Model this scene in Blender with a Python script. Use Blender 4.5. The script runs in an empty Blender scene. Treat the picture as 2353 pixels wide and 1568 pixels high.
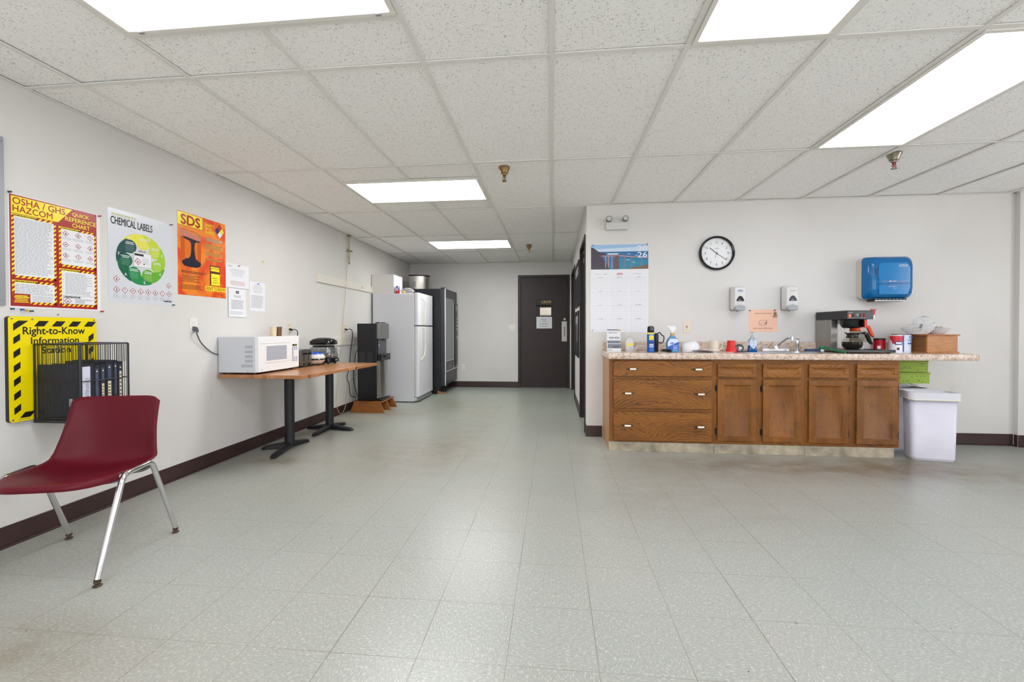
import bpy, bmesh, math, random
from mathutils import Vector, Matrix
random.seed(7)
SC = bpy.context.scene
COL = SC.collection

# ------------------------------------------------------------ camera, world, exposure
cd = bpy.data.cameras.new('camera'); cam = bpy.data.objects.new('camera', cd); COL.objects.link(cam)
F, YAW, PITCH, ROLL = 967.86, 0.0967, -0.0113, 0.0017
CX, CY, ZC = 1176.75, 768.39, 1.1114
cd.sensor_fit = 'HORIZONTAL'; cd.sensor_width = 36.0
cd.lens = F / 2353 * 36.0
cd.shift_x = -(CX - 1176.5) / 2353
cd.shift_y = -(784 - CY) / 2353
cd.clip_start = 0.02; cd.clip_end = 60
cam.matrix_world = (Matrix.Translation((0, 0, ZC)) @ Matrix.Rotation(YAW, 4, 'Z') @
                    Matrix.Rotation(math.pi / 2 + PITCH, 4, 'X') @ Matrix.Rotation(-ROLL, 4, 'Z'))
SC.camera = cam
w = bpy.data.worlds.new('world'); SC.world = w; w.use_nodes = True
w.node_tree.nodes['Background'].inputs[0].default_value = (0.95, 0.965, 1.0, 1)
w.node_tree.nodes['Background'].inputs[1].default_value = 2.8       # overcast daylight outside the added rear and right windows
vs = SC.view_settings
vs.view_transform = 'Standard'; vs.look = 'None'; vs.gamma = 1.0; vs.use_curve_mapping = False
vs.exposure = 0.87
LAMP = 5.0          # fixture brightness

# ------------------------------------------------------------ room numbers (metres)
XL, YF, YK, XC = -2.782, 8.015, 4.420, 0.347
H = 2.388
XJ, YJ, XR, YB = 4.335, 4.375, 5.6, -2.6
GX, GY, T = -0.0049, 1.9842, 0.6096

# ------------------------------------------------------------ materials
def lin(c):
    return tuple(((v / 255) / 12.92 if v / 255 <= 0.04045 else ((v / 255 + 0.055) / 1.055) ** 2.4) for v in c)
MATS = {}
def mat(name, rgb=(200, 200, 200), rough=0.5, metal=0.0, emit=0.0, trans=0.0, ior=1.45, coat=0.0,
        noise=0.0, nscale=20, bump=0.0, bscale=80, spec=0.5, alpha=1.0, stretch=None):
    if name in MATS: return MATS[name]
    m = bpy.data.materials.new(name); m.use_nodes = True; MATS[name] = m
    nt = m.node_tree; b = nt.nodes['Principled BSDF']
    c = lin(rgb) + (1,)
    b.inputs['Base Color'].default_value = c
    b.inputs['Roughness'].default_value = rough
    b.inputs['Metallic'].default_value = metal
    b.inputs['IOR'].default_value = ior
    b.inputs['Transmission Weight'].default_value = trans
    b.inputs['Coat Weight'].default_value = coat
    b.inputs['Specular IOR Level'].default_value = spec
    b.inputs['Alpha'].default_value = alpha
    if emit:
        b.inputs['Emission Color'].default_value = c; b.inputs['Emission Strength'].default_value = emit
    if noise or bump:
        tc = nt.nodes.new('ShaderNodeTexCoord'); mp = nt.nodes.new('ShaderNodeMapping')
        nt.links.new(tc.outputs['Object'], mp.inputs[0])
        if stretch: mp.inputs['Scale'].default_value = stretch
    if noise:
        n = nt.nodes.new('ShaderNodeTexNoise'); n.inputs['Scale'].default_value = nscale; n.inputs['Detail'].default_value = 5
        nt.links.new(mp.outputs[0], n.inputs['Vector'])
        r = nt.nodes.new('ShaderNodeMapRange'); r.inputs[1].default_value = 0.3; r.inputs[2].default_value = 0.7
        r.inputs[3].default_value = 1 - noise; r.inputs[4].default_value = 1 + noise * 0.4
        nt.links.new(n.outputs[0], r.inputs[0])
        mx = nt.nodes.new('ShaderNodeMix'); mx.data_type = 'RGBA'; mx.blend_type = 'MULTIPLY'; mx.inputs[0].default_value = 1
        mx.inputs[6].default_value = c; nt.links.new(r.outputs[0], mx.inputs[7])
        nt.links.new(mx.outputs[2], b.inputs['Base Color'])
    if bump:
        n = nt.nodes.new('ShaderNodeTexNoise'); n.inputs['Scale'].default_value = bscale; n.inputs['Detail'].default_value = 3
        nt.links.new(mp.outputs[0], n.inputs['Vector'])
        bp = nt.nodes.new('ShaderNodeBump'); bp.inputs['Strength'].default_value = bump; bp.inputs['Distance'].default_value = 0.002
        nt.links.new(n.outputs[0], bp.inputs['Height']); nt.links.new(bp.outputs[0], b.inputs['Normal'])
    return m

class NT:
    """small helper to write node maths"""
    def __init__(s, m):
        s.nt = m.node_tree; s.b = s.nt.nodes['Principled BSDF']
    def n(s, t, **k):
        nd = s.nt.nodes.new(t)
        for a, v in k.items(): setattr(nd, a, v)
        return nd
    def put(s, sock, v):
        if isinstance(v, (int, float)): sock.default_value = v
        elif isinstance(v, tuple): sock.default_value = v
        else: s.nt.links.new(v, sock)
    def m(s, op, a, b=0.0, c=None):
        nd = s.n('ShaderNodeMath', operation=op); s.put(nd.inputs[0], a); s.put(nd.inputs[1], b)
        if c is not None: s.put(nd.inputs[2], c)
        return nd.outputs[0]
    def mix(s, f, a, b, mode='MIX'):
        nd = s.n('ShaderNodeMix', data_type='RGBA', blend_type=mode)
        s.put(nd.inputs[0], f); s.put(nd.inputs[6], a); s.put(nd.inputs[7], b); return nd.outputs[2]
    def rng(s, v, a, b, c=0.0, d=1.0):
        nd = s.n('ShaderNodeMapRange'); s.put(nd.inputs[0], v)
        for i, q in enumerate((a, b, c, d)): nd.inputs[i + 1].default_value = q
        return nd.outputs[0]
    def obj(s): return s.n('ShaderNodeTexCoord').outputs['Object']
    def map(s, v, scale=(1, 1, 1), loc=(0, 0, 0), rot=(0, 0, 0)):
        nd = s.n('ShaderNodeMapping'); s.put(nd.inputs[0], v)
        nd.inputs['Scale'].default_value = scale; nd.inputs['Location'].default_value = loc; nd.inputs['Rotation'].default_value = rot
        return nd.outputs[0]
    def noise(s, v, sc, det=2, rough=0.5, dist=0.0):
        nd = s.n('ShaderNodeTexNoise'); s.put(nd.inputs['Vector'], v); nd.inputs['Scale'].default_value = sc
        nd.inputs['Detail'].default_value = det; nd.inputs['Roughness'].default_value = rough; nd.inputs['Distortion'].default_value = dist
        return nd.outputs[0]
    def bump(s, h, st=0.3, d=0.002):
        nd = s.n('ShaderNodeBump'); nd.inputs['Strength'].default_value = st; nd.inputs['Distance'].default_value = d
        s.put(nd.inputs['Height'], h); s.nt.links.new(nd.outputs[0], s.b.inputs['Normal'])
    def sep(s, v):
        nd = s.n('ShaderNodeSeparateXYZ'); s.put(nd.inputs[0], v); return nd.outputs
    def comb(s, x, y, z=0.0):
        nd = s.n('ShaderNodeCombineXYZ')
        for i, q in enumerate((x, y, z)): s.put(nd.inputs[i], q)
        return nd.outputs[0]
    def color(s, v): s.nt.links.new(v, s.b.inputs['Base Color'])
    def rough(s, v): s.nt.links.new(v, s.b.inputs['Roughness'])

def L4(*c): return lin(c) + (1,)

def floor_material():
    m = mat('vinyl_floor_tile', (188, 190, 182), 0.3); k = NT(m)
    P = k.obj(); X, Y, Z = k.sep(P)
    tx = k.m('DIVIDE', k.m('SUBTRACT', X, 0.1492), 0.3048); ty = k.m('DIVIDE', k.m('SUBTRACT', Y, 1.3714), 0.3048)
    fx = k.m('FRACT', tx); fy = k.m('FRACT', ty)
    ix = k.m('FLOOR', tx); iy = k.m('FLOOR', ty)
    dx = k.m('SUBTRACT', 0.5, k.m('ABSOLUTE', k.m('SUBTRACT', fx, 0.5)))
    dy = k.m('SUBTRACT', 0.5, k.m('ABSOLUTE', k.m('SUBTRACT', fy, 0.5)))
    wn = k.n('ShaderNodeTexWhiteNoise', noise_dimensions='2D'); k.put(wn.inputs['Vector'], k.comb(ix, iy)); rnd = wn.outputs['Value']
    lnz = k.noise(P, 2.3, 2)
    wdt = k.rng(lnz, 0.35, 0.65, 0.0032, 0.0065)
    line = k.m('MAXIMUM', k.m('LESS_THAN', dx, wdt), k.m('MULTIPLY', k.m('LESS_THAN', dy, k.m('MULTIPLY', wdt, 0.8)), 0.75))
    sw = k.m('GREATER_THAN', k.m('FRACT', k.m('MULTIPLY', k.m('ADD', ix, iy), 0.5)), 0.25)
    # flecks, their direction turning from tile to tile
    va = k.map(P, (70, 190, 1)); vb = k.map(P, (190, 70, 1))
    def fl(det, off):
        a = k.noise(k.map(va, (1, 1, 1), (off, 0, 0)), 1.0, det); b = k.noise(k.map(vb, (1, 1, 1), (0, off, 0)), 1.0, det)
        return k.m('ADD', k.m('MULTIPLY', a, sw), k.m('MULTIPLY', b, k.m('SUBTRACT', 1.0, sw)))
    f1 = k.rng(fl(2, 0), 0.54, 0.70); f2 = k.rng(fl(2, 31.7), 0.52, 0.66); f3 = k.rng(fl(1, 77.7), 0.62, 0.70)
    base = k.mix(k.rng(k.noise(P, 0.7, 3), 0.35, 0.65), L4(156, 159, 152), L4(161, 159, 151))
    base = k.mix(k.m('MULTIPLY', rnd, 0.25), base, L4(148, 154, 144))
    base = k.mix(k.m('MULTIPLY', f2, 0.6), base, L4(138, 142, 134))
    base = k.mix(k.m('MULTIPLY', f1, 0.62), base, L4(206, 204, 196))
    base = k.mix(k.m('MULTIPLY', f3, 0.35), base, L4(196, 180, 165))
    # greener towards the corridor
    gr = k.m('MULTIPLY', k.rng(Y, 3.5, 7.0), k.rng(k.noise(P, 1.1, 3), 0.3, 0.7, 0.25, 0.8))
    base = k.mix(gr, base, L4(158, 172, 160))
    # traffic grime in patches
    def blob(cx, cy, rx, ry, amt, soft=1.0):
        q = k.m('ADD', k.m('POWER', k.m('DIVIDE', k.m('SUBTRACT', X, cx), rx), 2.0), k.m('POWER', k.m('DIVIDE', k.m('SUBTRACT', Y, cy), ry), 2.0))
        return k.m('MULTIPLY', k.m('POWER', 2.718, k.m('MULTIPLY', q, -1.0)), amt)
    g = blob(1.9, 3.62, 1.3, 0.32, 0.62)
    for a in ((2.9, 3.68, 0.5, 0.3, 0.65), (4.1, 3.3, 0.7, 0.5, 0.55), (-1.95, 1.25, 0.45, 0.2, 0.5), (-2.35, 3.35, 0.25, 0.1, 0.8),
              (-1.2, 3.7, 0.7, 0.7, 0.35), (-1.5, 6.1, 0.5, 0.7, 0.45), (-0.9, 4.9, 0.3, 1.2, 0.3), (-0.2, 6.4, 0.6, 0.5, 0.25),
              (-2.55, 4.4, 0.15, 0.9, 0.45), (-2.1, 5.4, 0.4, 0.3, 0.45), (0.9, 2.9, 0.9, 0.6, 0.22)):
        g = k.m('ADD', g, blob(*a))
    gn = k.m('MULTIPLY', g, k.rng(k.noise(k.map(P, (1, 1.6, 1)), 4.5, 6, 0.65), 0.35, 0.62, 0.35, 1.0))
    base = k.mix(k.m('MINIMUM', k.m('MULTIPLY', gn, 1.3), 0.95), base, k.mix(0.85, base, L4(176, 146, 112), 'MULTIPLY'))
    st = k.rng(k.noise(k.map(P, (1, 1.6, 1)), 38.0, 4, 0.6), 0.60, 0.78)
    base = k.mix(k.m('MULTIPLY', st, 0.3), base, L4(165, 148, 118))
    # black scuffs and crumbs
    sc = k.m('MULTIPLY', k.rng(k.noise(k.map(P, (1, 1, 1), (3, 9, 0)), 42, 1), 0.80, 0.82), 1.0)
    base = k.mix(sc, base, L4(60, 56, 48))
    dk = k.m('MULTIPLY', k.m('MULTIPLY', g, g), k.rng(k.noise(k.map(P, (12, 45, 1), rot=(0, 0, .25)), 1.6, 6, 0.75), 0.50, 0.72))
    base = k.mix(k.m('MINIMUM', k.m('MULTIPLY', dk, 1.4), 0.7), base, L4(112, 88, 70))
    base = k.mix(k.m('MULTIPLY', line, k.rng(k.noise(P, 1.7, 3), 0.35, 0.6, 0.35, 0.9)), base, L4(112, 104, 88))
    k.color(base)
    k.bump(k.m('ADD', k.noise(P, 2.2, 2), k.m('MULTIPLY', line, -0.06)), 0.25, 0.004)
    return m

def ceiling_tile_material():
    m = mat('acoustic_ceiling_tile', (240, 239, 236), 0.9, spec=0.1); k = NT(m)
    P = k.obj()
    a = k.noise(k.map(P, (1, 1.9, 1)), 95, 2, 0.5, 0.6); b = k.noise(k.map(P, (1.9, 1, 1), (5, 3, 0)), 80, 2, 0.5, 0.6)
    s1 = k.rng(a, 0.645, 0.675); s2 = k.rng(b, 0.665, 0.69)
    c = k.mix(k.rng(k.noise(P, 160, 2), 0.4, 0.6), L4(245, 243, 240), L4(253, 251, 248))
    c = k.mix(k.m('MULTIPLY', s1, 0.6), c, L4(140, 134, 128)); c = k.mix(k.m('MULTIPLY', s2, 0.65), c, L4(120, 114, 108))
    k.color(c); k.bump(k.m('SUBTRACT', k.noise(P, 70, 3), k.m('ADD', s1, s2)), 0.5, 0.0015)
    return m

def oak(name, c1, c2, c3, axis, wear=0.0, seed=0.0):
    """axis: the grain direction, 0 = x, 2 = z"""
    m = mat(name, c1, 0.45, spec=.4); k = NT(m)
    P = k.obj(); oi = k.n('ShaderNodeObjectInfo'); r = oi.outputs['Random']
    X, Y, Z = k.sep(P)
    along, across = (X, Z) if axis == 0 else (Z, X)
    off = k.m('MULTIPLY', r, 7.3)
    al = k.m('ADD', along, off)
    ac = k.m('ADD', across, k.m('MULTIPLY', Y, 0.6))
    # flat-sawn cathedral figure: long parabolic bands
    wob = k.noise(k.comb(k.m('MULTIPLY', al, 1.6), k.m('MULTIPLY', ac, 5.0), off), 2.0, 3)
    u = k.m('SUBTRACT', k.m('FRACT', k.m('MULTIPLY', al, 1.15)), 0.5)
    cv = k.m('MULTIPLY', k.m('ADD', k.m('MULTIPLY', u, u), k.m('MULTIPLY', wob, 0.35)), 0.34 if axis == 0 else 0.20)
    bandv = k.m('ADD', k.m('MULTIPLY', ac, 0.9), cv)
    rings = k.m('FRACT', k.m('MULTIPLY', bandv, 78.0 if axis else 52.0))
    dark = k.rng(rings, 0.45, 1.0)
    pore = k.rng(k.noise(k.comb(k.m('MULTIPLY', al, 14.0), k.m('MULTIPLY', ac, 420.0), 0.0), 1.0, 2), 0.52, 0.68)
    big = k.noise(k.comb(k.m('MULTIPLY', al, 2.0), k.m('MULTIPLY', ac, 9.0), off), 1.0, 3)
    c = k.mix(k.rng(big, 0.3, 0.7), L4(*c1), L4(*c2))
    c = k.mix(k.m('MULTIPLY', dark, k.rng(big, 0.35, 0.7, 0.35, 0.95) if axis == 0 else k.rng(big, 0.35, 0.7, 0.15, 0.5)), c, L4(*c3))
    c = k.mix(k.m('MULTIPLY', pore, 0.45), c, L4(*c3))
    gr = k.rng(k.noise(P, 5.5, 5, 0.65), 0.52, 0.72)
    c = k.mix(k.m('MULTIPLY', gr, 0.25 + wear), c, L4(84, 52, 26))
    k.color(c); k.bump(pore, 0.25, 0.0006)
    return m

def butcher_material():
    m = mat('butcher_block', (186, 124, 76), 0.28, coat=0.12); k = NT(m)
    P = k.obj(); X, Y, Z = k.sep(P)
    br = k.n('ShaderNodeTexBrick'); k.put(br.inputs['Vector'], k.comb(Y, X, 0.0))
    br.inputs['Scale'].default_value = 1.0; br.inputs['Brick Width'].default_value = 0.42; br.inputs['Row Height'].default_value = 0.036
    br.inputs['Mortar Size'].default_value = 0.0008; br.inputs['Color1'].default_value = L4(198, 142, 96); br.inputs['Color2'].default_value = L4(168, 112, 70)
    br.inputs['Mortar'].default_value = L4(95, 58, 34); br.inputs['Bias'].default_value = 0.0
    g = k.noise(k.comb(k.m('MULTIPLY', X, 160.0), k.m('MULTIPLY', Y, 7.0), k.m('MULTIPLY', Z, 60.0)), 1.0, 4)
    c = k.mix(k.rng(g, 0.35, 0.7, 0, 0.6), br.outputs[0], L4(126, 76, 44))
    c = k.mix(k.rng(k.noise(P, 3.0, 3), 0.4, 0.7, 0, 0.3), c, L4(206, 146, 98))
    k.color(c); return m

def laminate_material():
    m = mat('speckled_laminate', (202, 182, 165), 0.25, coat=0.2); k = NT(m)
    P = k.obj()
    a = k.noise(P, 55, 3, 0.6); b = k.noise(k.map(P, (1, 1, 1), (4, 4, 4)), 95, 3, 0.6); d = k.noise(k.map(P, (1, 1, 1), (9, 1, 2)), 24, 3, 0.6)
    c = k.mix(k.rng(d, 0.35, 0.65), L4(222, 204, 188), L4(196, 172, 154))
    c = k.mix(k.m('MULTIPLY', k.rng(a, 0.53, 0.62), 0.7), c, L4(160, 122, 100))
    c = k.mix(k.m('MULTIPLY', k.rng(b, 0.57, 0.66), 0.6), c, L4(98, 72, 60))
    c = k.mix(k.m('MULTIPLY', k.rng(k.noise(k.map(P, (1, 1, 1), (1, 7, 2)), 70, 2), 0.58, 0.66), 0.35), c, L4(238, 226, 212))
    k.color(c); return m

def wall_material():
    m = mat('painted_wall', (231, 229, 223), 0.55, spec=0.35); k = NT(m)
    P = k.obj()
    c = k.mix(k.rng(k.noise(P, 1.3, 4), 0.35, 0.7), L4(219, 216, 212), L4(212, 209, 205))
    X, Y, Z = k.sep(P)
    low = k.rng(Z, 1.1, 0.1)
    sm = k.m('MULTIPLY', k.rng(k.noise(k.map(P, (2, 2, 1)), 3.0, 6, 0.7), 0.60, 0.74), low)
    c = k.mix(k.m('MULTIPLY', sm, 0.35), c, L4(178, 164, 140))
    sp = k.rng(k.noise(k.map(P, (1, 1, 1), (2, 5, 8)), 110, 1), 0.80, 0.82)
    c = k.mix(k.m('MULTIPLY', sp, 0.5), c, L4(120, 112, 100))
    k.color(c); k.bump(k.noise(P, 240, 2), 0.12, 0.0006)
    return m

def steel(name='brushed_steel', rgb=(176, 174, 170), rough=0.32, vert=True):
    m = mat(name, rgb, rough, 1.0); k = NT(m); P = k.obj()
    n = k.noise(k.map(P, (220, 220, 3) if vert else (3, 3, 220)), 1.0, 3)
    k.color(k.mix(k.rng(n, 0.3, 0.7), L4(*rgb), L4(*[int(v * 0.91) for v in rgb])))
    k.rough(k.rng(n, 0.3, 0.7, rough - 0.06, rough + 0.1)); return m

M_floor = floor_material(); M_tile = ceiling_tile_material(); M_wall = wall_material()
M_grid = mat('ceiling_grid_paint', (229, 226, 221), 0.6)
M_base = mat('brown_vinyl_base', (62, 44, 42), 0.35, noise=0.15, nscale=6)
M_bdoor = mat('dark_brown_paint', (46, 33, 30), 0.45, noise=0.08, nscale=4)
M_bframe = mat('dark_brown_frame', (38, 28, 26), 0.42)
M_oakx = oak('oak_grain_across', (154, 98, 36), (132, 80, 28), (66, 38, 14), 0)
M_oakz = oak('oak_grain_upright', (146, 92, 36), (122, 74, 27), (66, 38, 15), 2, 0.25)
M_oakw = oak('oak_worn_panel', (140, 92, 48), (118, 74, 36), (66, 42, 24), 2, 0.55)
M_sidep = mat('side_panel_laminate', (176, 134, 100), 0.5, noise=0.06, nscale=14, stretch=(1, 1, .1))
M_butch = butcher_material(); M_lam = laminate_material()
M_toe = mat('grimy_toe_board', (176, 164, 142), 0.6, noise=0.55, nscale=9)
M_steel = steel(); M_steelw = steel('worn_steel', (170, 166, 162), 0.42)
M_chrome = mat('chrome', (225, 225, 228), 0.09, 1.0)
M_dchrome = mat('dull_tube', (150, 150, 146), 0.35, 0.9, noise=0.25, nscale=30)
M_white = mat('white_enamel', (228, 228, 230), 0.35)
M_whiteb = mat('white_plastic', (232, 232, 232), 0.4)
M_grey = mat('grey_plastic', (150, 150, 152), 0.45)
M_lgrey = mat('light_grey_plastic', (205, 203, 199), 0.4)
M_black = mat('black_plastic', (26, 26, 28), 0.35)
M_gblack = mat('gloss_black', (16, 16, 18), 0.12)
M_mblack = mat('matt_black_metal', (30, 31, 34), 0.45, noise=0.2, nscale=20)
M_blackp = mat('black_print', (20, 20, 20), 0.5)
M_greyp = mat('grey_print', (120, 120, 122), 0.5)
M_lgp = mat('pale_grey_print', (176, 176, 180), 0.5)
M_paper = mat('white_paper', (230, 230, 234), 0.6)
M_redp = mat('red_print', (178, 38, 34), 0.4)
M_yelp = mat('yellow_print', (244, 220, 30), 0.35)
M_cream = mat('cream_plastic', (232, 228, 218), 0.4)
M_ivory = mat('ivory_print', (214, 200, 170), 0.5)
M_glass = mat('clear_glass', (250, 250, 250), 0.03, trans=1.0, ior=1.45)
def thin_glass(name, tint=(255, 255, 255), rough=.03, k0=.04, kf=1.0, tr=(255, 255, 255)):
    m = bpy.data.materials.new(name); m.use_nodes = True; MATS[name] = m; nt = m.node_tree; nt.nodes.clear()
    o = nt.nodes.new('ShaderNodeOutputMaterial'); mx = nt.nodes.new('ShaderNodeMixShader'); tb = nt.nodes.new('ShaderNodeBsdfTransparent'); gl = nt.nodes.new('ShaderNodeBsdfGlossy'); fr = nt.nodes.new('ShaderNodeLayerWeight'); pw = nt.nodes.new('ShaderNodeMath'); pw.operation = 'POWER'; pw.inputs[1].default_value = 4.0; ma = nt.nodes.new('ShaderNodeMath')
    tb.inputs[0].default_value = lin(tr) + (1,); gl.inputs[0].default_value = lin(tint) + (1,); gl.inputs['Roughness'].default_value = rough; fr.inputs[0].default_value = .5
    ma.operation = 'MULTIPLY_ADD'; ma.inputs[1].default_value = kf; ma.inputs[2].default_value = k0; nt.links.new(fr.outputs[1], pw.inputs[0]); nt.links.new(pw.outputs[0], ma.inputs[0]); nt.links.new(ma.outputs[0], mx.inputs[0])
    nt.links.new(tb.outputs[0], mx.inputs[1]); nt.links.new(gl.outputs[0], mx.inputs[2]); nt.links.new(mx.outputs[0], o.inputs[0]); return m
M_carafe = thin_glass('carafe_glass', k0=.015, kf=.7, tr=(236, 234, 228)); M_pane = thin_glass('thin_pane', k0=.0)
M_film = mat('clear_film', (240, 242, 244), 0.12, alpha=0.26)
M_rust = mat('rusty_glide', (80, 58, 46), 0.7, noise=0.4, nscale=90)

# ------------------------------------------------------------ mesh builder
class MB:
    def __init__(s, *mats):
        s.v = []; s.f = []; s.m = []; s.mats = list(mats) or [M_white]; s.st = [Matrix.Identity(4)]
    def mi(s, m):
        if m is None: return 0
        if isinstance(m, int): return m
        if m not in s.mats: s.mats.append(m)
        return s.mats.index(m)
    def push(s, M): s.st.append(s.st[-1] @ M); return s
    def pop(s): s.st.pop(); return s
    def add(s, vs, fs, m=None):
        o = len(s.v); M = s.st[-1]; k = s.mi(m)
        s.v += [M @ Vector(p) for p in vs]
        for f in fs: s.f.append([o + i for i in f]); s.m.append(k)
        return s
    def box(s, x0, x1, y0, y1, z0, z1, m=None):
        return s.add([(x0, y0, z0), (x1, y0, z0), (x1, y1, z0), (x0, y1, z0), (x0, y0, z1), (x1, y0, z1), (x1, y1, z1), (x0, y1, z1)],
                     [(0, 3, 2, 1), (4, 5, 6, 7), (0, 1, 5, 4), (1, 2, 6, 5), (2, 3, 7, 6), (3, 0, 4, 7)], m)
    def hexa(s, p, m=None):      # 8 points, bottom ring then top ring
        return s.add(p, [(0, 3, 2, 1), (4, 5, 6, 7), (0, 1, 5, 4), (1, 2, 6, 5), (2, 3, 7, 6), (3, 0, 4, 7)], m)
    def rings(s, rs, m=None, caps=True, closed=True):
        n = len(rs[0]); vs = [p for r in rs for p in r]; fs = []
        for i in range(len(rs) - 1):
            for j in range(n if closed else n - 1):
                a = i * n + j; b = i * n + (j + 1) % n; fs.append((a, b, b + n, a + n))
        if caps: fs.append(tuple(range(n - 1, -1, -1))); fs.append(tuple(range((len(rs) - 1) * n, len(rs) * n)))
        return s.add(vs, fs, m)
    def lathe(s, prof, c=(0, 0, 0), seg=24, m=None, caps=True, sy=1.0):
        rs = [[(c[0] + r * math.cos(2 * math.pi * j / seg), c[1] + sy * r * math.sin(2 * math.pi * j / seg), c[2] + z) for j in range(seg)] for r, z in prof]
        return s.rings(rs, m, caps)
    def cyl(s, p0, p1, r0, r1=None, seg=16, m=None):
        return s.tube([p0, p1], r0, seg, m, r1=r1)
    def tube(s, pts, r, seg=10, m=None, r1=None, closed=False):
        pts = [Vector(p) for p in pts]; n = len(pts); rs = []
        t0 = (pts[1] - pts[0]).normalized()
        a = Vector((0, 0, 1)) if abs(t0.z) < 0.9 else Vector((1, 0, 0))
        nrm = (a - t0 * a.dot(t0)).normalized()
        for i, p in enumerate(pts):
            if i == 0: t = t0
            elif i == n - 1: t = (pts[-1] - pts[-2]).normalized()
            else: t = ((pts[i + 1] - p).normalized() + (p - pts[i - 1]).normalized()).normalized()
            nrm = (nrm - t * nrm.dot(t)); nrm.normalize(); bn = t.cross(nrm)
            rr = r if r1 is None else r + (r1 - r) * i / (n - 1)
            rs.append([p + (nrm * math.cos(2 * math.pi * j / seg) + bn * math.sin(2 * math.pi * j / seg)) * rr for j in range(seg)])
        return s.rings(rs, m)
    def prism(s, poly, z0, z1, m=None):     # polygon in local xy, counter-clockwise
        n = len(poly)
        return s.add([(x, y, z0) for x, y in poly] + [(x, y, z1) for x, y in poly],
                     [tuple(range(n - 1, -1, -1)), tuple(range(n, 2 * n))] + [(i, (i + 1) % n, (i + 1) % n + n, i + n) for i in range(n)], m)
    # flat print, in the local xy plane
    def rect(s, x0, y0, x1, y1, d, m): return s.add([(x0, y0, d), (x1, y0, d), (x1, y1, d), (x0, y1, d)], [(0, 1, 2, 3)], m)
    def poly(s, pts, d, m): return s.add([(x, y, d) for x, y in pts], [tuple(range(len(pts)))], m)
    def disc(s, x, y, r, d, m, seg=24, ry=None):
        ry = ry or r
        return s.poly([(x + r * math.cos(2 * math.pi * j / seg), y + ry * math.sin(2 * math.pi * j / seg)) for j in range(seg)], d, m)
    def line(s, x0, y0, x1, y1, w, d, m):
        v = Vector((x1 - x0, y1 - y0)); v.normalize(); n = Vector((-v.y, v.x)) * w / 2
        return s.poly([(x0 - n.x, y0 - n.y), (x1 - n.x, y1 - n.y), (x1 + n.x, y1 + n.y), (x0 + n.x, y0 + n.y)], d, m)
    def diamond(s, x, y, r, d, m, sy=1.0): return s.poly([(x - r, y), (x, y - r * sy), (x + r, y), (x, y + r * sy)], d, m)
    def lines(s, x0, x1, y0, y1, n, d, m, h=0.45, rag=0.25, center=False):
        dy = (y1 - y0) / n
        for i in range(n):
            yy = y1 - dy * (i + 0.5); L = (x1 - x0) * (1 - rag * random.random()); xs = x0 + ((x1 - x0 - L) / 2 if center else 0)
            x = xs
            while x < xs + L:
                wl = (x1 - x0) * random.uniform(0.05, 0.14); e = min(x + wl, xs + L)
                s.rect(x, yy - dy * h / 2, e, yy + dy * h / 2, d, m); x = e + (x1 - x0) * 0.018
        return s
    def text(s, t, x0, x1, y0, y1, d, m, bold=0.0, italic=0.0):
        if bold:
            o_ = bold * (y1 - y0) * .55; 
            for q, (ax_, ay_) in enumerate(((o_, 0), (-o_, 0), (0, o_), (0, -o_))): s.text(t, x0 + ax_, x1 + ax_, y0 + ay_, y1 + ay_, d + .00003 * (q + 1), m, 0, italic)
            return s
        key = (t, bold, italic)
        if key not in TXT:
            cu = bpy.data.curves.new('t', 'FONT'); cu.body = t; cu.size = 1; cu.resolution_u = 3; cu.offset = bold; cu.shear = italic
            ob = bpy.data.objects.new('t', cu); COL.objects.link(ob)
            me = ob.evaluated_get(bpy.context.evaluated_depsgraph_get()).to_mesh()
            TXT[key] = ([tuple(v.co) for v in me.vertices], [tuple(p.vertices) for p in me.polygons])
            ob.to_mesh_clear(); bpy.data.objects.remove(ob); bpy.data.curves.remove(cu)
        vv, ff = TXT[key]
        if not vv: return s
        ax = min(v[0] for v in vv); bx = max(v[0] for v in vv); ay = min(v[1] for v in vv); by = max(v[1] for v in vv)
        return s.add([(x0 + (v[0] - ax) / (bx - ax) * (x1 - x0), y0 + (v[1] - ay) / (by - ay) * (y1 - y0), d) for v in vv], ff, m)
TXT = {}

def spline(pts, n=8):
    P = [Vector(p) for p in pts]; P = [P[0] * 2 - P[1]] + P + [P[-1] * 2 - P[-2]]; out = []
    for i in range(1, len(P) - 2):
        for k in range(n):
            t = k / n
            out.append(0.5 * ((2 * P[i]) + (-P[i - 1] + P[i + 1]) * t + (2 * P[i - 1] - 5 * P[i] + 4 * P[i + 1] - P[i + 2]) * t * t + (-P[i - 1] + 3 * P[i] - 3 * P[i + 1] + P[i + 2]) * t ** 3))
    out.append(P[-2]); return out
def rounded(pts, r, n=6):
    P = [Vector(p) for p in pts]; out = [P[0]]
    for i in range(1, len(P) - 1):
        a = (P[i - 1] - P[i]); b = (P[i + 1] - P[i]); ra = min(r, a.length * .45, b.length * .45); a.normalize(); b.normalize()
        p0 = P[i] + a * ra; p2 = P[i] + b * ra
        for k in range(n + 1):
            t = k / n; out.append(p0 * (1 - t) ** 2 + P[i] * 2 * t * (1 - t) + p2 * t * t)
    out.append(P[-1]); return out
def rrect(x0, x1, y0, y1, r, n=5):
    out = []
    for cx, cy, a in ((x1 - r, y0 + r, -90), (x1 - r, y1 - r, 0), (x0 + r, y1 - r, 90), (x0 + r, y0 + r, 180)):
        for k in range(n + 1):
            t = math.radians(a + 90 * k / n); out.append((cx + r * math.cos(t), cy + r * math.sin(t)))
    return out
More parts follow.
